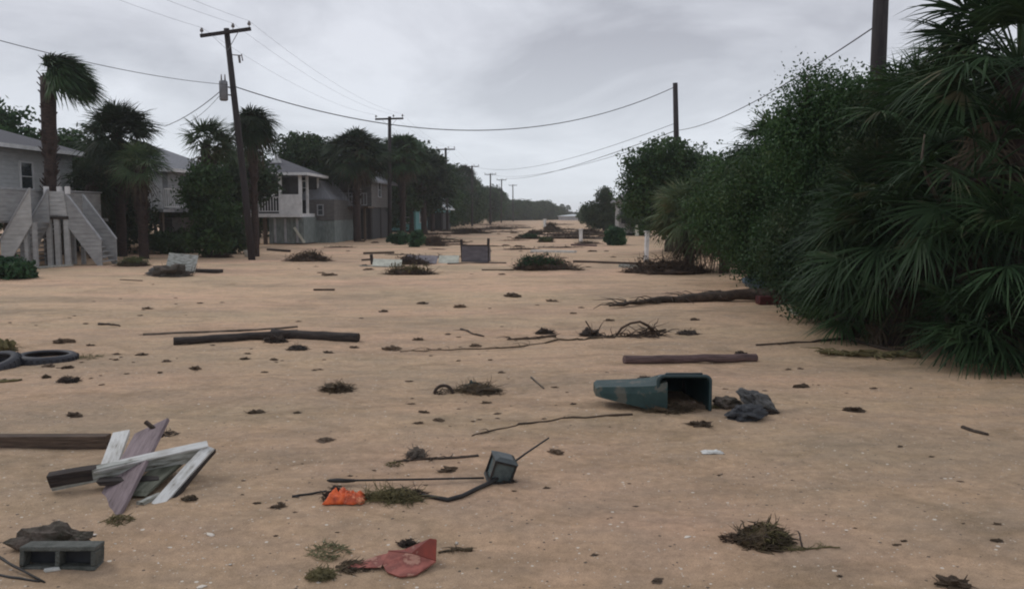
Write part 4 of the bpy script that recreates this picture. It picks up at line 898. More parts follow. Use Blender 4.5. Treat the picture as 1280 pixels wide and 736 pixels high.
# ------------------------------------------------------------------ posts along the right
def postthing(px, py0, py1, label, wpx, m='paint_white'):
    p = G(px, py1); s = p.y / FPX; h = (py1 - py0) * s; w_ = wpx * s
    mb = MB(); mb.box((0, 0, h / 2 - .1), (w_, w_, h + .2), rot=(0, rng.uniform(-.04, .04), .3)); mb.box((0, 0, h + .015), (w_ * 1.35, w_ * 1.35, .04), rot=(0, 0, .3))
    o = mb.build('marker_post', M[m], bevel=.01); o.location = p; tag(o, label, 'post', 'white posts on the right side')
postthing(808, 290, 327, 'tall white post on the sand at the tip of the right hedge', 4.5, 'trim')
postthing(726, 287, 303, 'small white post by the low brown debris in mid street', 3.5, 'trim')
postthing(796, 282, 295, 'short pale post behind the compact bush', 3.5, 'pale_panel')
postthing(681, 274, 284, 'far white stub post near the end of the street', 3, 'trim')

# ------------------------------------------------------------------ mid-distance debris
def board(name, px0, py0, px1, py1, wd, th, m, label, z0=0.0, z1=0.0, cat='board', group=None, d0=None, d1=None, ragged=.01, up=(0, 0, 1), warp=0, bevel=.004):
    a = G(px0, py0) if d0 is None else Q(px0, py0, d0); b = G(px1, py1) if d1 is None else Q(px1, py1, d1)
    a = a + Vector((0, 0, z0 + (th / 2 if d0 is None else 0))); b = b + Vector((0, 0, z1 + (th / 2 if d1 is None else 0)))
    t = b - a; L = t.length
    rot = Matrix.Identity(3)
    tx = t.normalized(); sd = tx.cross(Vector(up)).normalized(); u2 = sd.cross(tx)
    rot = Matrix((tx, -sd, u2)).transposed()
    mb = MB(); mb.beam((0, 0, 0), (L, 0, 0), wd, th, warp=warp, n=8, ragged=ragged)
    o = mb.build(name, M[m], bevel=bevel); o.location = a; o.rotation_euler = rot.to_euler()
    return tag(o, label, cat, group)
def slab(name, px, py, w_, d_, h_, m, label, rot=(0, 0, 0), z=0.0, cat='panel', bevel=.01, group=None):
    p = G(px, py); mb = MB(); mb.box((0, 0, 0), (w_, d_, h_)); o = mb.build(name, M[m], bevel=bevel)
    o.location = back(p, d_ / 2 * math.cos(rot[0]), z); o.rotation_euler = rot
    return tag(o, label, cat, group)
def brush(px, py, wpx, hpx, label, mats=('brush_brown',), leaf=None, seed=0, n=260, depth=None, group='brush heaps on the sand', stream=(0, 0), nleaf=2500, lsize=.05, lside=0):
    p = G(px, py); s = p.y / FPX; W = wpx * s / 2; H = hpx * s * .85; D = depth or W * .5
    p = back(p, D * .8)
    root = empty('brush_heap', p, label, 'brush heap', group)
    mb = MB(); mb.open = True; mb.lump((0, 0, 0), (W * .72, D * .8, H * .55), .5, seed, 9, 2.5, smooth=False); tangle(mb, (0, 0, 0), (W, D, H), int(n * 2), max(.004, W * .007), W * .34, seed, .5, stream=stream)
    mb.build('twigs', M[mats[0]], root)
    if leaf:
        bl = [(lside * W * .35 + W * .3 * k, 0, H * .45, W * .42, D * .7, H * .42) for k in (-1, 0, 1)]
        leaf_mesh('leaves', bl, nleaf, lsize, M[leaf], root, seed=seed, spread=.12, aspect=.3)
    return root
brush(683, 338, 84, 22, 'long low heap of green and brown brush in mid street', leaf='bush_leaf', seed=301, lside=-.6, n=420)
brush(385, 327, 58, 17, 'rounded brown brush heap on the sand right of the leaning pole', seed=302, leaf='wrack', nleaf=900)
brush(513, 344, 66, 13, 'brown seaweed heap in front of the scattered panels', seed=303, leaf='wrack_olive', nleaf=900)
brush(515, 331, 50, 12, 'dark weed heap lying over the grey panel', seed=304, leaf='wrack_dark', nleaf=700)
brush(543, 308, 36, 20, 'reddish brown brush heap under the left palms', seed=305, leaf='brush_brown', nleaf=1200)
brush(835, 343, 116, 22, 'long brown brush heap at the tip of the right hedge', seed=306, n=420, leaf='brush_brown', nleaf=2200)
brush(660, 299, 36, 8, 'low green brush drift far down the street', seed=307, leaf='bush_leaf', nleaf=1200, lsize=.09)
brush(683, 303, 22, 7, 'small olive brush clump right of the far green drift', seed=308, leaf='yellow_leaf', nleaf=800, lsize=.09)
brush(690, 289, 28, 14, 'reddish brush mound near the end of the street', seed=309, leaf='brush_brown', nleaf=900, lsize=.1)
brush(668, 293, 26, 7, 'low purple brown brush left of the reddish mound', seed=310, leaf='brush_brown', nleaf=700, lsize=.1)
brush(735, 293, 44, 8, 'brown debris bank beyond the small white post', seed=311, leaf='brush_brown', nleaf=900, lsize=.1)
brush(588, 292, 50, 8, 'brown wrack bank below the far dark trees', seed=312, leaf='brush_brown', nleaf=900, lsize=.1)
brush(620, 287, 46, 5, 'thin brown wrack line across the far street', seed=313, n=160)
brush(420, 300, 50, 6, 'low brown wrack bank in front of the grey gabled house', seed=314, n=160)
brush(270, 322, 46, 10, 'reddish debris bank at the foot of the dark shrub', seed=315, n=160)
brush(165, 333, 44, 12, 'yellow green weed mound left of the tilted panel', seed=316, leaf='yellow_leaf', nleaf=1500, lsize=.04)
brush(735, 305, 34, 5, 'dark brown driftwood pile at the foot of the small white post', seed=317, n=160)

drifts = []
for k in range(3):
    mb = MB(); mb.open = True; mb.lump((0, 0, 0), (.8, .45, .10), .7, 80 + k, 9, 3, smooth=False); tangle(mb, (0, 0, 0), (1.1, .6, .14), 160, .010, .35, 400 + k, .4)
    o = mb.build('weed_drift', M[['brush_brown', 'wrack', 'brush_brown'][k]]); drifts.append(o)
rd5 = random.Random(19)
for i in range(34):
    py = rd5.uniform(279.5, 300) if i < 24 else rd5.uniform(300, 322); lo = 470 + (300 - py) * 7 if py < 300 else 400; px = rd5.uniform(min(lo, 640), 755)
    o = drifts[i] if i < 3 else drifts[i % 3].copy()
    if i >= 3: col.objects.link(o)
    k = rd5.uniform(.5, 1.7) * (1 if py < 300 else .5); o.location = G(px, py); o.scale = (k * 1.6, k, k * rd5.uniform(.6, 1.2)); o.rotation_euler = (0, 0, rd5.uniform(-.3, .3))
    tag(o, 'thin brown weed drift lying across the far street sand', 'weed drift', 'weed drifts on the far street')
# overturned furniture piece
p = G(592, 328); s_ = p.y / FPX
fz = empty('wooden_chest', p, 'grey purple wooden chest standing askew in mid street, two posts sticking up', 'chest', rz=-.12)
mb = MB(); mb.box((0, .3, .30), (1.0, .05, .62)); mb.build('front_panel', M['furniture'], fz)
for s in (-1, 1):
    mb = MB(); mb.box((s * .5, .33, .42 + .02 * s), (.09, .09, .92), rot=(0, s * .05, 0)); mb.build('corner_post', M['wood_dark'], fz)
    mb = MB(); mb.box((s * .5, .62, .27), (.05, .5, .5)); mb.build('side_panel', M['furniture'], fz)
mb = MB(); mb.box((0, .87, .30), (1.0, .05, .5)); mb.build('back_panel', M['furniture'], fz)
mb = MB(); mb.box((0, .31, .63), (1.04, .10, .05)); mb.build('top_rail', M['wood_dark'], fz)
board('plank', 560, 330, 632, 329, .16, .035, 'wood_dark', 'dark plank lying at the foot of the grey chest')
slab('loose_panel', 561, 329, .75, .5, .03, 'pale_panel', 'pale yellowish panel leaning left of the grey chest', rot=(.62, 0, 0), z=.11)
slab('loose_panel', 527, 330, 1.15, .6, .04, 'grey_panel', 'grey purple panel propped up beside the dark weed heap', rot=(.5, .02, -.05), z=.13)
slab('loose_panel', 484, 333, 1.0, .5, .03, 'pale_panel', 'off white panel lying left of the dark weed heap', rot=(.5, .04, .05), z=.10)
board('plank', 450, 333, 492, 334, .10, .03, 'paint_worn', 'short pale plank at the left end of the scattered panels')
board('plank', 455, 318, 492, 317, .12, .10, 'wood_brown', 'brown plank lying behind the scattered panels')
board('plank', 466, 336, 464, 318, .10, .10, 'wood_dark', 'short dark post stub among the scattered panels', d0=30.0, d1=30.0)
board('plank', 452, 325, 466, 324, .06, .06, 'wood_dark', 'small crosspiece beside the dark post stub', d0=30.0, d1=30.05)
board('plank', 665, 315, 719, 316, .3, .10, 'paint_white', 'long white board behind the green and brown brush heap')
board('plank', 718, 328, 800, 331, .22, .08, 'driftwood', 'grey brown timber between the brush heap and the tall white post')
board('plank', 602, 338, 642, 338, .05, .04, 'driftwood', 'thin stick pointing at the long green brush heap')
board('plank', 775, 334, 812, 336, .18, .10, 'paint_worn', 'pale timber end at the foot of the tall white post')
board('plank', 715, 307, 745, 308, .3, .10, 'wood_plum', 'dark red brown timber below the small white post')
board('plank', 335, 313, 362, 315, .15, .10, 'wood_dark', 'short dark timber behind the rounded brown heap')
board('plank', 392, 363, 418, 363, .06, .04, 'driftwood', 'small lone stick in the empty middle of the sand')
board('plank', 150, 350, 178, 351, .03, .02, 'driftwood', 'thin twig on the sand left of the tilted panel debris')
# left tilted panel debris
slab('tilted_panel', 228, 343, .85, .62, .04, 'paint_worn', 'mossy pale panel tilted up against rubble in front of the left trees', rot=(.95, .10, .15), z=.34)
mb = MB(); mb.open = True; mb.lump((0, 0, .05), (.45, .4, .22), .7, 4, 14, 3); tangle(mb, (0, 0, 0), (.6, .4, .2), 90, .01, .35, 8)
p = G(214, 346); o = mb.build('rubble_heap', M['concrete_mossy']); o.location = back(p, .4); tag(o, 'dark rubble heap under the tilted mossy panel', 'rubble')
mb = MB(); mb.lump((0, 0, .05), (.30, .2, .16), .4, 6, 10, 2); o = mb.build('rubble_chunk', M['slate']); o.location = back(G(198, 344), .2); tag(o, 'pale grey chunk at the left end of the rubble heap', 'rubble')
board('plank', 236, 340, 276, 341, .35, .10, 'wood_dark', 'dark wet boards lying right of the tilted panel')
# white bucket
p = G(309, 321); bk = empty('bucket', p, 'small white bucket left of the leaning pole base', 'bucket')
mb = MB(); mb.open = True; mb.tube([(0, 0, 0), (0, 0, .26), (0, 0, .28)], [.11, .14, .15], 16, caps=False); mb.add([(.11 * math.cos(a * math.pi / 8), .11 * math.sin(a * math.pi / 8), .01) for a in range(16)], [tuple(range(16))]); mb.build('body', M['white_plastic'], bk, solid=.006)
mb = MB(); mb.tube([(.15 * math.cos(a), -.02 - .04 * math.sin(a), .24 - .12 * math.sin(a)) for a in [math.pi * k / 10 for k in range(11)]], .005, 5); mb.build('handle', M['steel'], bk)
slab('flat_stone', 168, 332, .4, .25, .08, 'concrete', 'flat pale slab at the edge of the left weeds', z=.03)

# ------------------------------------------------------------------ driftwood, branches
def branch(name, pix, r0, r1, m, label, twigs=0, lift=None, cat='branch', seed=0, extra=None, jit=.02, twl=.3, sides=7, group=None):
    rr = random.Random(seed); pts = []
    for i, q in enumerate(pix):
        p = G(q[0], q[1]); z = (lift[i] if lift else 0); p.z += z + r0 * .4; pts.append(p)
    fine = []
    for i in range(len(pts) - 1):
        for k in range(4):
            t = k / 4; p = pts[i].lerp(pts[i + 1], t) + Vector((rr.uniform(-jit, jit), rr.uniform(-jit, jit), rr.uniform(-jit, jit) * .3)); p.z = max(p.z, hgt(p.x, p.y) + r1 * .2); fine.append(p)
    fine.append(pts[-1]); n = len(fine); mb = MB(); mb.open = True
    mb.tube(fine, [r0 + (r1 - r0) * i / (n - 1) for i in range(n)], sides, jitter=.12)
    for _ in range(twigs):
        i = rr.randrange(1, n - 1); p = fine[i]; a = rr.uniform(0, 6.28); L = twl * rr.uniform(.4, 1.2); q = p + Vector((math.cos(a), math.sin(a) * .6, rr.uniform(0, .35))) * L * .5
        e = q + Vector((math.cos(a + .5), math.sin(a + .5), rr.uniform(-.3, .1))) * L * .5; e.z = max(e.z, hgt(e.x, e.y)); mb.tube([p, q, e], [r1 * .8, r1 * .6, r1 * .2], 4, caps=False)
    o = mb.build(name, M[m], origin=pts[0]); return tag(o, label, cat, group)
branch('driftwood_branch', [(980, 378), (930, 376), (880, 377), (835, 378), (795, 382), (762, 386)], .15, .02, 'driftwood', 'large dark driftwood trunk reaching from the hedge towards the middle', twigs=34, seed=1, jit=.05, twl=.7, lift=[.12, .08, .03, 0, 0, 0])
branch('driftwood_branch', [(900, 372), (860, 374), (820, 380)], .05, .015, 'brush_grey', 'thinner grey branch lying along the large driftwood trunk', twigs=22, seed=2, twl=.6, lift=[.1, .06, 0])
branch('driftwood_branch', [(1135, 440), (1110, 438), (1060, 424), (1010, 428), (945, 432)], .03, .012, 'driftwood', 'thin dark branch running out from under the fan palms', twigs=10, seed=3, jit=.03)
branch('driftwood_branch', [(1150, 446), (1100, 446), (1060, 445), (1024, 442)], .06, .02, 'wrack_olive', 'olive brown brush trailing out of the palm shadow', twigs=50, seed=4, jit=.04, twl=.4)
branch('driftwood_branch', [(790, 519), (745, 521), (690, 525), (650, 531), (620, 538), (590, 545)], .011, .006, 'brush_brown', 'long thin crooked root lying in front of the green bin', twigs=7, seed=5, jit=.02, twl=.12)
branch('driftwood_branch', [(830, 413), (790, 420), (740, 424), (700, 426), (650, 434), (560, 438), (500, 440)], .018, .006, 'wrack', 'long faint wrack line snaking across the middle of the sand', twigs=26, seed=6, jit=.05, twl=.22)
branch('driftwood_branch', [(695, 421), (665, 424), (634, 425)], .028, .010, 'brush_brown', 'dark branch with wrack left of the arched twig', twigs=16, seed=7, twl=.25)
branch('driftwood_branch', [(577, 412), (590, 417), (605, 421)], .022, .010, 'driftwood', 'small forked stick left of the dark branch', twigs=3, seed=8, twl=.2)
branch('driftwood_branch', [(598, 570), (560, 573), (530, 574), (495, 577)], .013, .006, 'driftwood', 'thin branch with bark scraps above the long rod', twigs=16, seed=9, jit=.012, twl=.12)
branch('driftwood_branch', [(664, 472), (680, 486)], .012, .008, 'brush_grey', 'short straight twig in the middle, left of the green bin', seed=10, jit=.004)
branch('driftwood_branch', [(1203, 535), (1218, 540), (1235, 544)], .018, .014, 'driftwood', 'short curved dark stick on open sand at the right', seed=11, jit=.004)
branch('driftwood_branch', [(365, 621), (385, 618), (408, 614)], .009, .007, 'black_iron', 'dark twig pointing left from the orange bag', seed=12, jit=.004, twigs=2, twl=.06)
branch('driftwood_branch', [(124, 406), (137, 406), (150, 408)], .028, .010, 'driftwood', 'small dark stick above the tyres', seed=13, twigs=3, twl=.15)
branch('driftwood_branch', [(0, 478), (14, 477), (27, 475)], .02, .012, 'wrack_olive', 'olive stick at the left edge below the tyres', seed=14, twigs=8, twl=.12)
branch('driftwood_branch', [(-10, 718), (15, 722), (50, 727)], .008, .006, 'black_iron', 'lower of two dark sticks in the bottom left corner', seed=15, jit=.003)
branch('driftwood_branch', [(-10, 702), (20, 714), (56, 728)], .008, .005, 'black_iron', 'upper of two dark sticks in the bottom left corner', seed=16, jit=.003, lift=[.05, .02, 0])
branch('driftwood_branch', [(985, 688), (1010, 686), (1050, 684)], .007, .003, 'wrack_olive', 'olive weedy sprig right of the grassy clump', twigs=34, seed=17, twl=.09, jit=.006)
branch('driftwood_branch', [(1003, 683), (1000, 672), (998, 664)], .005, .003, 'wrack_dark', 'tiny upright twig on the olive sprig', twigs=3, seed=18, twl=.05, jit=.003)
branch('driftwood_branch', [(590, 688), (570, 687), (548, 691)], .012, .004, 'wrack', 'brown frayed fibre right of the red panel', twigs=22, seed=19, twl=.09, jit=.006)
# arched twig
mb = MB(); mb.open = True; dd = G(800, 421).y
pts = [Q(770, 420, dd), Q(777, 410, dd), Q(788, 404, dd), Q(800, 402, dd), Q(810, 407, dd + .05), Q(817, 414, dd + .1)]
mb.tube(pts, [.018, .018, .016, .018, .022, .03], 6); tangle(mb, G(812, 419), (.22, .16, .12), 50, .008, .25, 33); tangle(mb, G(780, 421), (.45, .12, .04), 40, .008, .25, 34)
o = mb.build('arched_root', M['brush_brown'], origin=G(800, 421)); tag(o, 'bent root arching up out of the sand with a knot of wrack at its end', 'root')
wrack('wrack_knot', 738, 421, 36, 16, 'upright brown wrack knot left of the arched root', m='wrack_dark', seed=41, n=60)
wrack('wrack_knot', 681, 418, 30, 13, 'brown wrack knot on the dark branch left of the arched root', m='wrack_dark', seed=42, n=60)
board('plank', 741, 416, 732, 401, .02, .02, 'driftwood', 'short twig standing up from the upright wrack knot', d0=dd, d1=dd)

# ------------------------------------------------------------------ logs
def log(px0, py0, px1, py1, r0, m, label, sides=14, name='log', cat='log', z=(0, 0)):
    a = G(px0, py0); b = G(px1, py1); a.z += r0 * .8 + z[0]; b.z += r0 * .8 + z[1]; t = b - a; L = t.length
    mb = MB(); n = 10; pts = [Vector((L * i / n, .008 * math.sin(i * 1.3), .006 * math.cos(i * 2.1))) for i in range(n + 1)]
    mb.tube(pts, [r0 * (1 + .06 * math.sin(i * 1.9)) for i in range(n + 1)], sides, jitter=.05)
    o = mb.build(name, M[m], bevel=.004); o.location = a; o.rotation_euler = t.to_track_quat('X', 'Z').to_euler(); return tag(o, label, cat)
log(217, 431, 372, 422, .058, 'wood_dark', 'left half of the dark broken pole pair on the sand', z=(0, .02))
log(340, 422, 448, 427, .070, 'wood_dark', 'right half of the dark broken pole pair, thicker end to the right')
branch('driftwood_branch', [(178, 419), (250, 416), (320, 413), (372, 409)], .022, .016, 'brush_grey', 'long thin grey pole lying behind the dark broken pole pair', seed=20, jit=.008)
log(780, 454, 945, 451, .052, 'wood_plum', 'straight reddish brown pole lying behind the green bin')
wrack('wrack_knot', 344, 429, 34, 18, 'brown wrack caught on the joint of the dark broken poles', m='wrack_dark', seed=43, n=80)
board('beam', -120, 560, 136, 559, .10, .10, 'wood_brown', 'long square brown timber running in from the left edge', cat='timber', ragged=.004, bevel=.006)

# ------------------------------------------------------------------ foreground broken timber pile
board('broken_board', 117, 672, 190, 534, .26, .028, 'wood_mauve', 'wide mauve grey board leaning up through the middle of the broken timber pile', d0=4.72, d1=5.95, ragged=.03, up=(-.25, -.75, .6), group='broken timber pile')
board('broken_board', 128, 606, 152, 541, .12, .03, 'paint_white', 'white painted board at the back left of the broken timber pile', d0=5.6, d1=6.15, ragged=.015, up=(0, -.6, .8), group='broken timber pile')
fr = empty('timber_frame', G(170, 612), 'broken V shaped frame of two worn white painted timbers, its dark end to the left', 'frame', 'broken timber pile')
org = Vector(fr.location)
def lbeam(a, b, wd, th, m, name, up=(0, 0, 1), rag=.012):
    a, b = Vector(a), Vector(b); t = b - a; tx = t.normalized(); sd = tx.cross(Vector(up)).normalized(); u2 = sd.cross(tx)
    rot = Matrix((tx, -sd, u2)).transposed(); mb = MB(); mb.beam((0, 0, 0), (t.length, 0, 0), wd, th, n=8, ragged=rag, warp=.006); o = mb.build(name, M[m], fr, bevel=.003); o.location = a - org; o.rotation_euler = rot.to_euler(); return o
A0 = Q(62, 604, 5.22); A1 = Q(258, 565, 5.62)
lbeam(A0, A1, .05, .095, 'paint_worn', 'long_timber', up=(0, -.25, 1))
lbeam(Q(60, 600, 5.21), Q(132, 589, 5.36), .062, .085, 'wood_dark', 'charred_end', up=(0, -.25, 1))
lbeam(Q(118, 592, 5.33) + Vector((0, -.01, .03)), Q(259, 557, 5.62) + Vector((0, -.01, .012)), .065, .014, 'paint_white', 'painted_strip', up=(0, -.5, 1))
lbeam(Q(262, 560, 5.62), Q(196, 632, 5.05), .075, .03, 'paint_white', 'short_timber', up=(.2, -.5, 1))
lbeam(Q(268, 562, 5.64), Q(207, 636, 5.06), .03, .03, 'wood_dark', 'dark_batten', up=(0, -.5, 1))
board('broken_board', 170, 622, 225, 590, .16, .02, 'wood_green', 'mossy inner board under the V shaped frame', ragged=.03, z0=.02, z1=.10, group='broken timber pile')
board('broken_board', 172, 632, 205, 618, .05, .02, 'paint_worn', 'thin pale sliver at the foot of the V shaped frame', ragged=.03, group='broken timber pile')
board('broken_board', 128, 612, 200, 609, .09, .03, 'wood_dark', 'dark board end under the crossing of the timber pile', ragged=.03, z0=.04, z1=.04, group='broken timber pile')
board('broken_board', 182, 527, 204, 545, .02, .03, 'driftwood', 'narrow dark batten across the top of the mauve board', d0=5.92, d1=5.85, ragged=.01, group='broken timber pile')
wrack('wrack_knot', 150, 655, 40, 12, 'olive weed scraps at the foot of the mauve board', m='wrack_olive', seed=44, n=60, core=False)
wrack('wrack_knot', 211, 545, 26, 7, 'small weed tuft behind the top of the mauve board', m='wrack_dark', seed=45, n=40, core=False)
wrack('wrack_knot', 237, 627, 24, 10, 'round brown clod right of the V shaped frame', m='wrack', seed=46, n=30)

# ------------------------------------------------------------------ cinder block and concrete chunk
p = G(78, 714)
cb = empty('cinder_block', back(p, .08, -.02), 'grey cinder block half sunk in the sand at bottom left, two hollow cores showing', 'concrete block', rz=.05)
cb.rotation_euler = (-.12, .02, .06)
mb = MB(); W_, H_, D_, tk = .375, .125, .12, .024
mb.box((0, 0, tk / 2), (W_, D_, tk)); mb.box((0, 0, H_ - tk / 2), (W_, D_, tk))
for x in (-W_ / 2 + tk / 2, 0, W_ / 2 - tk / 2): mb.box((x, 0, H_ / 2), (tk, D_ - .002, H_ - 2 * tk))
mb.build('shell', M['concrete'], cb, bevel=.006)
mb = MB(); mb.box((0, .03, H_ / 2), (W_ - 2.2 * tk, .04, H_ - 2.1 * tk)); mb.build('dark_core_infill', M['slate_dark'], cb)  # dark infill: colour standing in for the shade inside the hollow cores
mb = MB(); mb.lump((0, 0, 0), (.185, .09, .09), .35, 12, 14, 2.2, smooth=False); o = mb.build('concrete_chunk', M['concrete_mossy']); q = G(64, 690); o.location = back(q, .08, .02); o.rotation_euler = (0, 0, .05)
tag(o, 'dark mottled concrete chunk just behind the cinder block', 'concrete chunk')
board('broken_board', 56, 714, 76, 711, .03, .012, 'white_plastic', 'small white scrap leaning on the front of the cinder block', cat='scrap', ragged=.01)

# ------------------------------------------------------------------ tyres
def tyre(loc, ro, rw, wdt, label, rot, m):
    root = empty('tyre', loc, label, 'tyre', 'old tyres at the left edge'); root.rotation_euler = rot
    mb = MB(); prof = [(ro - rw, -wdt * .35), (ro - rw * .85, -wdt * .5), (ro - rw * .3, -wdt * .5), (ro - .02, -wdt * .42), (ro, -wdt * .25), (ro, wdt * .25), (ro - .02, wdt * .42), (ro - rw * .3, wdt * .5), (ro - rw * .85, wdt * .5), (ro - rw, wdt * .35), (ro - rw * .9, wdt * .38), (ro - .05, wdt * .3), (ro - .05, -wdt * .3), (ro - rw * .9, -wdt * .38)]
    n = 48; k = len(prof); vs = []; fs = []
    for i in range(n):
        a = 2 * math.pi * i / n
        for r_, z in prof: vs.append((r_ * math.cos(a), r_ * math.sin(a), z))
    for i in range(n):
        for j in range(k): fs.append((i * k + j, ((i + 1) % n) * k + j, ((i + 1) % n) * k + (j + 1) % k, i * k + (j + 1) % k))
    mb.add(vs, fs, True); mb.build('casing', M[m], root)
    t = MB()
    for i in range(60):
        a = 2 * math.pi * i / 60
        t.box(((ro + .003) * math.cos(a), (ro + .003) * math.sin(a), (.03 if i % 2 else -.03)), (.016, .022, wdt * .4), rot=(0, 0, a))
    t.build('tread', M[m], root)
    return root
p = G(59, 455); tyre(back(p, .33, .0), .35, .11, .17, 'black tyre lying flat on the sand near the left edge', (.0, .03, 0), 'rubber')
p = G(-12, 465); tyre(back(p, .3, -.01), .34, .11, .18, 'dusty grey tyre cut off by the left edge', (.22, -.1, 0), 'rubber_dusty')
wrack('wrack_knot', 8, 441, 34, 13, 'olive weed draped over the dusty tyre at the left edge', m='wrack_olive', seed=47, n=70, hz=.22)
wrack('wrack_knot', 112, 449, 36, 7, 'grassy wisp trailing right of the black tyre', m='grass_dry', seed=48, n=40, core=False)
wrack('seaweed_clump', 85, 479, 32, 13, 'dark plum coloured clump in front of the tyres', m='wrack_dark', seed=49)
wrack('seaweed_clump', 58, 473, 13, 7, 'small rusty clump left of the dark plum one', m='wrack', seed=50, n=40)

# ------------------------------------------------------------------ green bin
p = G(850, 512) - Vector((0, 0, .035))
bn = empty('wheelie_bin', p, 'dark green wheeled bin lying on its side with its lid thrown open to the left', 'bin')
# body: tapered open box, mouth facing the viewer, bottom away
def rrect(cx, cz, hw, hh, rad, y, n=5):
    out = []
    for qx, qz, a0 in ((1, 1, 0), (-1, 1, 90), (-1, -1, 180), (1, -1, 270)):
        for k in range(n + 1):
            a = R(a0 + 90 * k / n); out.append((cx + qx * (hw - rad) + rad * math.cos(a), y, cz + qz * (hh - rad) + rad * math.sin(a)))
    return out
def loft(mb, rings, cap_end=True, smooth=True):
    n = len(rings[0]); vs = [v for r_ in rings for v in r_]; fs = []
    for i in range(len(rings) - 1):
        for j in range(n): fs.append((i * n + j, i * n + (j + 1) % n, (i + 1) * n + (j + 1) % n, (i + 1) * n + j))
    if cap_end: fs.append(tuple(range((len(rings) - 1) * n, len(rings) * n)))
    mb.add(vs, fs, smooth)
sB = p.y / FPX
bx0 = (854 - 850) * sB
mb = MB(); loft(mb, [rrect(bx0, .16, .235, .19, .05, -.02), rrect(bx0, .16, .232, .19, .05, .03), rrect(bx0 + .01, .08, .21, .165, .05, .5), rrect(bx0 + .02, .0, .18, .15, .04, .92)])
mb.build('body', M['bin_dark'], bn, solid=.008)
mb = MB(); n_ = len(rrect(0, 0, 1, 1, .1, 0)); loft(mb, [rrect(bx0, .16, .222, .177, .045, -.022), rrect(bx0, .09, .20, .155, .045, .45), rrect(bx0, .01, .17, .14, .04, .9)]); mb.build('lining', M['bin_dark'], bn)
mb = MB(); mb.open = True
ra = rrect(bx0, .16, .247, .202, .055, -.045); rb = rrect(bx0, .16, .247, .202, .055, .0); rc = rrect(bx0, .16, .222, .177, .045, .0); rd = rrect(bx0, .16, .222, .177, .045, -.045); n_ = len(ra)
mb.add(ra + rb + rc + rd, [(a * n_ + j, a * n_ + (j + 1) % n_, ((a + 1) % 4) * n_ + (j + 1) % n_, ((a + 1) % 4) * n_ + j) for a in range(4) for j in range(n_)], True); mb.build('rim', M['bin_dark'], bn)
mb = MB(); mb.tube([(bx0 - .16, .05, .35), (bx0 - .16, -.02, .372), (bx0 + .0, -.03, .374), (bx0 + .16, -.02, .372), (bx0 + .16, .05, .35)], .009, 8); mb.build('handle', M['bin_dark'], bn)
for s in (-1, 1):
    mb = MB(); mb.tube([(bx0 + s * .17, .86, .06), (bx0 + s * .21, .86, .06)], .10, 16); mb.build('wheel', M['rubber'], bn)
# lid: a shallow tray open downwards, leaning on the sand to the left
lid = MB()
Lx = -(850 - 744) * sB
prof = [(-.13, .30, .24), (-.24, .262, .235), (-.40, .245, .225), (-.56, .235, .21), (Lx + .03, .225, .19), (Lx, .205, .16)]
rings = []
for x, zt, hw in prof:
    fx = (x + .15) / (Lx + .15)          # 0 near the hinge, 1 at the tip
    yc = .10 + .12 * fx; zb = .02 + .12 * fx
    rings.append([(x, yc - hw * .75, zb), (x, yc - hw * .72, zt - .06), (x, yc - hw * .62, zt), (x, yc + hw * .6, zt + .02), (x, yc + hw * .72, zt - .05), (x, yc + hw * .75, zb)])
vs = [v for r_ in rings for v in r_]; k = 6; fs = [(i * k + j, i * k + j + 1, (i + 1) * k + j + 1, (i + 1) * k + j) for i in range(len(rings) - 1) for j in range(k - 1)]
fs.append(tuple((len(rings) - 1) * k + j for j in range(k))); lid.add(vs, fs, False)
lid.build('lid', M['bin_green'], bn, bevel=.012, solid=.012)
wrack('seaweed_clump', 833, 516, 76, 14, 'brown wrack spilling from under the green bin', m='wrack', seed=51, n=150, depth=.15)
wrack('seaweed_clump', 862, 511, 60, 12, 'pale weedy sand heap in the mouth of the green bin', m='clod_pale', seed=52, n=40, depth=.10)
wrack('seaweed_clump', 806, 476, 26, 8, 'dark wrack lump behind the lid of the green bin', m='wrack_dark', seed=53, n=40)
wrack('seaweed_clump', 893, 511, 16, 6, 'small olive clump right of the green bin', m='wrack_olive', seed=54, n=30)
# slate coloured rubble right of the bin
def rubble(px, py, r, seed, m, label, rot=(0, 0, 0), z=0, dy=0, amp=.3, freq=1.3):
    mb = MB(); mb.lump((0, 0, 0), r, amp, seed, 18, freq * 1.6, smooth=False); o = mb.build('crumpled_sheet', M[m]); q = G(px, py); o.location = back(q, r[1] * .8 + dy, r[2] * .5 + z); o.rotation_euler = rot; return tag(o, label, 'crumpled sheet', 'crumpled grey sheets right of the bin')
rubble(932, 526, (.17, .13, .07), 21, 'slate_dark', 'dark shiny lump of crumpled sheeting, in front of the grey one', (0, -.1, .1))
rubble(947, 516, (.19, .12, .085), 22, 'slate', 'grey slab like crumpled sheeting right of the green bin', (.2, .45, .2), z=.03)
rubble(908, 511, (.12, .10, .06), 23, 'concrete_mossy', 'brown flat lump just left of the crumpled grey sheeting', (0, 0, 0))
wrack('seaweed_clump', 964, 518, 20, 8, 'dark weed scrap at the right end of the crumpled sheeting', m='wrack_dark', seed=55, n=40)

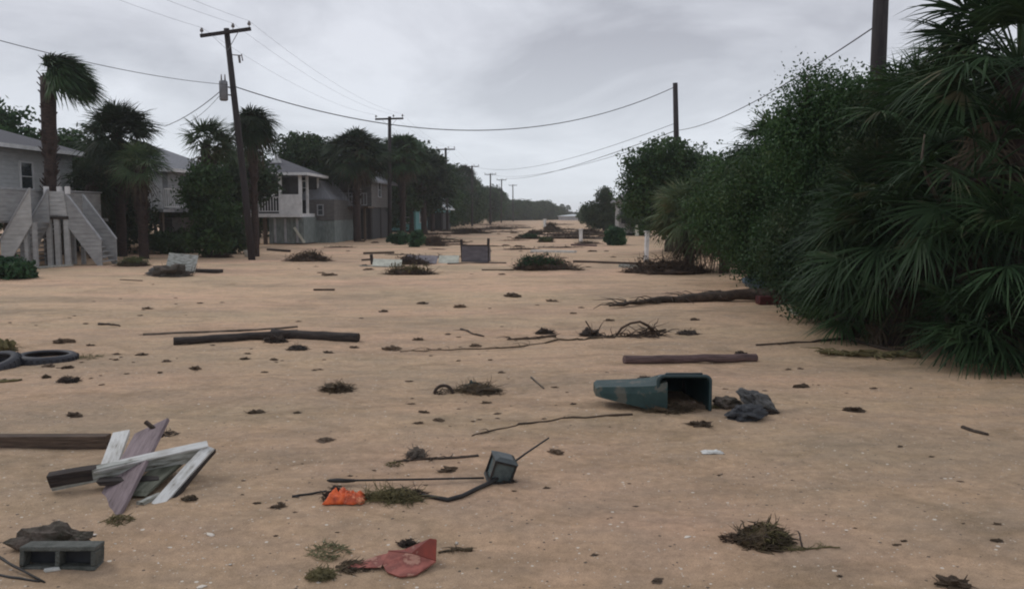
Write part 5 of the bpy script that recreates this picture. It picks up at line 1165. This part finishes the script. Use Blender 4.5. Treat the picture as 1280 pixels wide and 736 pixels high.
# blue bag and crimson crate under the hedge
p = G(958, 372); mb = MB(); mb.lump((0, .2, .22), (.34, .2, .22), .4, 31, 12, 1.6); o = mb.build('tarp_bundle', M['blue_bag']); o.location = back(p, .2, .05); tag(o, 'pale blue grey bundle lying on the driftwood under the hedge', 'bundle')
slab('crate', 966, 381, .62, .3, .16, 'crimson', 'dark crimson crate partly under the hedge behind the blue grey bundle', z=.07, cat='crate')
slab('loose_panel', 985, 373, .4, .2, .05, 'white_plastic', 'small white slat right of the blue grey bundle', z=.30, cat='slat')
slab('loose_panel', 1000, 396, .35, .3, .06, 'pale_panel', 'pale scrap showing through the leaves at the hedge foot', z=.05, rot=(.3, .1, .4), cat='scrap')

# ------------------------------------------------------------------ foreground rods, lantern and orange bag
d0 = G(610, 604).y
dr_ = G(430, 606).y
mb = MB(); a = G(412, 606) + Vector((0, 0, .03)); mb.tube([a, a.lerp(Q(605, 596, d0 + .05), .5) - Vector((0, 0, .004)), Q(605, 597, d0 + .05)], [.008, .007, .007], 8)
mb.lump(a + Vector((.08, 0, 0)), (.10, .015, .015), .2, 3, 8)
o = mb.build('metal_rod', M['black_iron'], origin=a); tag(o, 'long straight black rod running from the orange bag to the lantern', 'rod')
mb = MB(); a = G(625, 600) + Vector((0, .02, .05)); b = Q(686, 547, a.y + .35); mb.tube([a, a.lerp(b, .5) + Vector((0, 0, .005)), b], [.009, .007, .006], 8); o = mb.build('metal_rod', M['black_iron'], origin=a); tag(o, 'short thin rod rising right from the lantern', 'rod')
mb = MB(); pts = [G(632, 601), G(612, 606), G(596, 613), G(578, 622), G(560, 627), G(545, 624), G(528, 621)]; pts = [q + Vector((0, 0, .014 + (.05 if i == 0 else 0))) for i, q in enumerate(pts)]
mb.tube(pts, [.016, .015, .015, .015, .014, .012, .010], 8, jitter=.1); o = mb.build('black_hose', M['black_iron'], origin=pts[0]); tag(o, 'curved black hose looping down left from the lantern', 'hose')
ln = empty('lantern', G(621, 603) + Vector((0, .05, .0)), 'dented grey green lantern box lying askew at the end of the black rods', 'lantern'); ln.rotation_euler = (.15, .30, .25); ln.scale = (.95, .95, .95)
hs = .075
mb = MB()
for x in (-1, 1):
    for y in (-1, 1): mb.box((x * hs, y * hs, .09), (.014, .014, .15))
for z in (.015, .165):
    for s in (-1, 1): mb.box((s * hs, 0, z), (.016, .165, .016)); mb.box((0, s * hs, z), (.165, .016, .0155))
mb.build('frame', M['black_iron'], ln, bevel=.002)
mb = MB(); mb.box((0, 0, .09), (.138, .138, .14)); mb.build('glass', M['lantern_pane'], ln)
mb = MB(); v = .09; mb.add([(-v, -v, .175), (v, -v, .175), (v, v, .175), (-v, v, .175), (-.05, -.05, .195), (.05, -.05, .195), (.05, .05, .195), (-.05, .05, .195)], [(3, 2, 1, 0), (0, 1, 5, 4), (1, 2, 6, 5), (2, 3, 7, 6), (3, 0, 4, 7), (4, 5, 6, 7)]); mb.build('cap', M['lantern'], ln, bevel=.003)
mb = MB(); mb.box((0, 0, .0), (.17, .17, .015)); mb.build('base', M['lantern'], ln, bevel=.003)
wrack('seaweed_clump', 634, 604, 22, 14, 'dark weed knot against the lantern', m='wrack_dark', seed=56, n=60)
# orange bag: crumpled sheet
def crumple(name, px, py, w_, d_, h_, m, label, cat, seed, nn=26, rz=0):
    mb = MB(); mb.open = True; vs = []; fs = []
    for j in range(nn + 1):
        for i in range(nn + 1):
            x = (i / nn - .5) * w_; y = (j / nn - .5) * d_; e = 1 - max(abs(i / nn - .5), abs(j / nn - .5)) * 2
            ex = 1 + .28 * noise.noise(Vector((i * .2, j * .2, seed)))
            z = h_ * (min(1, e * 3) * .45 + .55 * abs(noise.noise(Vector((x * 30, y * 30, seed)))) * min(1, e * 5) + .25 * noise.noise(Vector((x * 60, y * 60, seed))) * min(1, e * 6))
            vs.append((x * ex, y * ex, max(.001, z)))
    for j in range(nn):
        for i in range(nn): a = j * (nn + 1) + i; fs.append((a, a + 1, a + nn + 2, a + nn + 1))
    mb.add(vs, fs, True); q = G(px, py); o = mb.build(name, M[m], solid=.002); o.location = back(q, d_ * .5, .004); o.rotation_euler = (0, 0, rz); return tag(o, label, cat)
crumple('plastic_bag', 432, 632, .24, .15, .085, 'orange', 'bright orange crumpled plastic bag on the sand at the left end of the rod', 'plastic bag', 3.3)
wrack('seaweed_clump', 420, 626, 44, 24, 'brown weed heaped behind the orange bag', m='wrack_dark', seed=57, n=90, depth=.08)
wrack('seaweed_clump', 490, 628, 92, 18, 'long olive and dark weed drift between the orange bag and the hose', m='wrack_olive', seed=58, n=220, depth=.08)
wrack('seaweed_clump', 510, 621, 60, 14, 'darker weed strands along the straight rod', m='wrack_dark', seed=59, n=90, depth=.06, core=False)
wrack('seaweed_clump', 521, 574, 34, 18, 'grey brown bark and weed scrap on the thin branch', m='brush_grey', seed=60, n=50, depth=.1)
wrack('seaweed_clump', 492, 583, 24, 6, 'small olive tuft left of the thin branch', m='wrack_olive', seed=61, n=30, core=False)
# red panel
rd_ = empty('red_sheet', G(510, 718), 'broken red plastic sheet bent into two faces, near the bottom of the picture', 'plastic sheet')
og = Vector(rd_.location)
def poly_part(name, pts, m, th=.008):
    mb = MB(); mb.open = True; mb.add([q - og for q in pts], [tuple(range(len(pts)))]); return mb.build(name, M[m], rd_, solid=th)
A_ = G(486, 700) + Vector((0, 0, .045)); B_ = G(545, 708) + Vector((0, 0, .025))
F1 = Q(524, 680, A_.y + .07); F2 = Q(538, 674, B_.y + .07); F3 = Q(546, 675, B_.y + .06); F0 = Q(505, 688, A_.y + .05)
poly_part('lower_face', [A_, A_.lerp(B_, .5) + Vector((0, 0, .012)), B_, G(520, 721) + Vector((0, 0, .006)), G(500, 723) + Vector((0, 0, .006)), G(484, 718) + Vector((0, 0, .01)), G(478, 709) + Vector((0, 0, .015))], 'red_faded')
poly_part('upper_face', [A_ + Vector((0, 0, .003)), F0, F1, F2, F3, B_ + Vector((0, 0, .004)), A_.lerp(B_, .5) + Vector((0, 0, .015))], 'red')
poly_part('torn_strip', [G(428, 711) + Vector((0, 0, .008)), G(476, 713) + Vector((0, 0, .02)), A_ - Vector((0, 0, .004)), Q(500, 690, A_.y + .06), G(470, 699) + Vector((0, 0, .02))], 'red_faded', .004)
wrack('seaweed_clump', 509, 684, 26, 13, 'black weed tuft on the top edge of the red panel', m='wrack_dark', seed=62, n=60)
wrack('seaweed_clump', 402, 726, 42, 14, 'olive weed clump left of the red panel', m='wrack_olive', seed=63, n=130)
wrack('seaweed_clump', 440, 716, 52, 10, 'brown weed trailing between the olive clump and the red panel', m='wrack', seed=64, n=90, core=False, stream=(2, 0))
wrack('seaweed_clump', 412, 700, 58, 28, 'thin pale grass wisps above the olive clump', m='grass_dry', seed=65, n=70, core=False, depth=.12, hz=.03)
wrack('grass_tuft', 950, 687, 82, 38, 'round tuft of dark green and brown grass in the front right', m='wrack', seed=66, n=240, cat='grass tuft', rad=.0035, stream=(.6, 0))
wrack('grass_tuft', 958, 684, 56, 34, 'olive green crown of the round front tuft', m='wrack_olive', seed=67, n=380, cat='grass tuft', rad=.004)
wrack('grass_tuft', 912, 678, 30, 16, 'rusty fringe at the left of the round front tuft', m='brush_brown', seed=68, n=50, cat='grass tuft', core=False)
wrack('seaweed_clump', 421, 491, 48, 18, 'rounded brown seaweed clump alone in the left middle', m='wrack', seed=69, n=140)
wrack('seaweed_clump', 597, 493, 72, 18, 'long brown weed clump in the centre of the sand', m='wrack', seed=70, n=180, depth=.18)
wrack('seaweed_clump', 555, 493, 22, 12, 'curled dark root loop left of the central weed clump', m='wrack_dark', seed=71, n=40, core=False)
mb = MB(); q = G(557, 492); mb.tube([q + Vector((.09 * math.cos(a) - .02, .02 * math.sin(a), .08 * math.sin(a))) for a in [math.pi * k / 10 for k in range(11)]], .016, 6); o = mb.build('root_loop', M['wrack_dark'], origin=q); tag(o, 'half ring of dark root standing in the central weed clump', 'root')
wrack('seaweed_clump', 592, 485, 26, 12, 'blue green scrap lying on the central weed clump', m='bin_green', seed=72, n=20, cat='scrap')
crumple('plastic_scrap', 890, 568, .16, .08, .025, 'white_plastic', 'crumpled white plastic scrap in the right middle', 'plastic scrap', 5.1)
wrack('seaweed_clump', 373, 438, 30, 10, 'dark blob under the right broken pole', m='wrack_dark', seed=73)
wrack('seaweed_clump', 860, 419, 34, 9, 'flat brown weed right of the arched root', m='wrack_dark', seed=74, n=60)
wrack('seaweed_clump', 927, 445, 18, 11, 'small brown stub above the end of the reddish pole', m='wrack_dark', seed=75, n=30)

# ------------------------------------------------------------------ clods, individually seen ones first
CL = []
def clod_proto(k):
    mb = MB(); mb.lump((0, 0, .06), (.9, .62, .50), .75, k + 30, 10, 2.6, smooth=False); mb.open = True
    if k % 2: tangle(mb, (0, 0, 0), (1.05, .8, .4), 14, .04, .8, k, .3)
    return mb
protos = [clod_proto(k).build('sand_clod', M['clod' if k % 4 else 'clod_pale']) for k in range(8)]
first = [True] * 8
def clod(px, py, wpx, k, label, group, sx=1.0, q=None):
    p = q if q is not None else G(px, py); s = wpx * p.y / FPX / 2
    if first[k]: o = protos[k]; first[k] = False
    else: o = protos[k].copy(); col.objects.link(o)
    o.location = p; o.scale = (s, s * .9, s * sx * .8); o.rotation_euler = (0, 0, rng.uniform(-.5, .5) + (math.pi if rng.random() < .5 else 0))
    tag(o, label, 'clod', group); return o
near = [(295, 423, 12, 'small clod just under the left broken pole'), (372, 516, 10, ''), (92, 520, 22, ''), (320, 516, 20, ''), (208, 452, 14, ''), (244, 461, 16, ''), (306, 449, 12, ''), (342, 450, 10, ''), (393, 463, 7, ''), (400, 462, 7, ''), (443, 435, 12, ''), (410, 441, 12, ''),
        (407, 551, 22, ''), (523, 425, 14, ''), (490, 437, 24, ''), (594, 433, 14, ''), (627, 466, 10, ''), (608, 504, 13, ''), (530, 516, 14, ''), (523, 529, 12, ''), (560, 418, 8, ''), (613, 450, 6, ''), (573, 451, 6, ''),
        (1068, 514, 24, ''), (1000, 461, 8, ''), (985, 462, 8, ''), (1003, 484, 20, ''), (875, 531, 28, ''), (822, 726, 18, ''), (1192, 731, 44, ''), (1125, 558, 8, ''), (1130, 676, 8, ''), (1050, 720, 8, ''), (1247, 655, 10, ''), (1247, 676, 14, ''), (348, 633, 18, ''), (683, 610, 10, ''), (695, 566, 20, ''), (560, 588, 24, ''), (548, 526, 14, ''),
        (868, 400, 12, ''), (762, 401, 12, ''), (716, 392, 8, ''), (690, 377, 14, ''), (836, 377, 16, ''), (575, 384, 16, ''), (528, 380, 14, ''), (640, 371, 20, ''), (480, 390, 12, ''), (184, 386, 12, ''), (80, 428, 24, ''), (113, 432, 10, ''), (146, 443, 10, ''), (145, 450, 8, ''), (177, 444, 14, ''), (85, 460, 14, ''), (62, 458, 16, ''), (114, 473, 5, ''), (200, 466, 8, '')]
for i, (px, py, w_, lb) in enumerate(near):
    clod(px, py, w_, i % 8, lb or 'brown clod of weed and sand scattered on the open sand', 'clods scattered on the sand', sx=.8)
r3 = random.Random(77)
DR = [(330, 452, 90, 14), (130, 462, 60, 16), (560, 430, 80, 14), (570, 505, 60, 16), (1040, 470, 70, 16), (640, 380, 150, 14), (950, 600, 160, 40), (1130, 660, 120, 40), (480, 600, 90, 20), (330, 640, 80, 30), (720, 500, 60, 20), (200, 390, 120, 12)]
for i in range(130):
    cx_, cy_, sx_, sy_ = r3.choice(DR); px = r3.gauss(cx_, sx_); py = r3.gauss(cy_, sy_)
    if not (4 < px < 1276 and 345 < py < 732): continue
    if px > 960 and py < 480: continue
    clod(px, py, r3.choice([3, 4, 4, 5, 6, 8]) * (1 + (py - 345) / 900), r3.randrange(8), 'tiny crumb of weed or sand on the open sand', 'tiny crumbs on the sand', sx=.55)
for i in range(60):
    py = r3.uniform(286, 345); px = r3.uniform(430 if py < 320 else 130, 770)
    clod(px, py, r3.choice([4, 6, 8, 12, 16]) * (.6 + (py - 280) / 120), r3.randrange(8), 'small dark debris bit on the distant sand', 'debris bits on the distant sand', sx=.6)
# shells
sh = []
for k in range(4):
    mb = MB(); mb.lump((0, 0, .1), (1, .7, .30), .4, 60 + k, 5, 1.8); sh.append(mb.build('shell_fragment', M['shell']))
used = [True] * 4
named_sh = [(571, 679, 7, 'bright white upright shell above the fibre right of the red panel', 1.6), (263, 668, 13, 'largest white shell fragment, right of the broken timber pile', .6), (118, 668, 9, 'pale shell chip near the foot of the mauve board', .6), (288, 705, 8, 'white shell chip below the largest fragment', .5), (213, 684, 7, 'white shell chip left of the largest fragment', .5), (859, 671, 9, 'white shell chip left of the round grass tuft', .6), (252, 733, 14, 'white shell chip at the bottom edge', .5)]
def shell(px, py, w_, lb, z, grp=None):
    k = r3.randrange(4); p = G(px, py); s = w_ * p.y / FPX / 2
    if used[k]: o = sh[k]; used[k] = False
    else: o = sh[k].copy(); col.objects.link(o)
    o.location = p; o.scale = (s, s * .8, s * z); o.rotation_euler = (0, r3.uniform(-.2, .2), r3.uniform(0, 6)); tag(o, lb, 'shell', grp)
for a in named_sh: shell(a[0], a[1], a[2], a[3], a[4])
for i in range(160):
    if i < 80: px = r3.gauss(230, 95); py = r3.gauss(672, 34)
    else: px = r3.uniform(0, 1280); py = 560 + 176 * r3.random()
    if not (0 < px < 1280 and 545 < py < 735): continue
    shell(px, py, r3.choice([1.6, 2, 2.4, 3, 4]), 'tiny white shell chip on the foreground sand', .6, 'tiny shell chips on the foreground sand')
for o in protos:
    pass

# ------------------------------------------------------------------ haze
mh = bpy.data.materials.new('haze'); mh.use_nodes = True; t = mh.node_tree; t.nodes.clear()
o_ = N(t, 'ShaderNodeOutputMaterial'); pv = N(t, 'ShaderNodeVolumePrincipled'); pv.inputs['Color'].default_value = (0.86, 0.9, 0.95, 1); pv.inputs['Density'].default_value = 0.00055; pv.inputs['Anisotropy'].default_value = 0.2
t.links.new(pv.outputs[0], o_.inputs['Volume'])
mb = MB(); mb.box((0, 500, 6.75), (2100, 1400, 15.5)); hz = mb.build('haze', mh); tag(hz, kind='stuff')
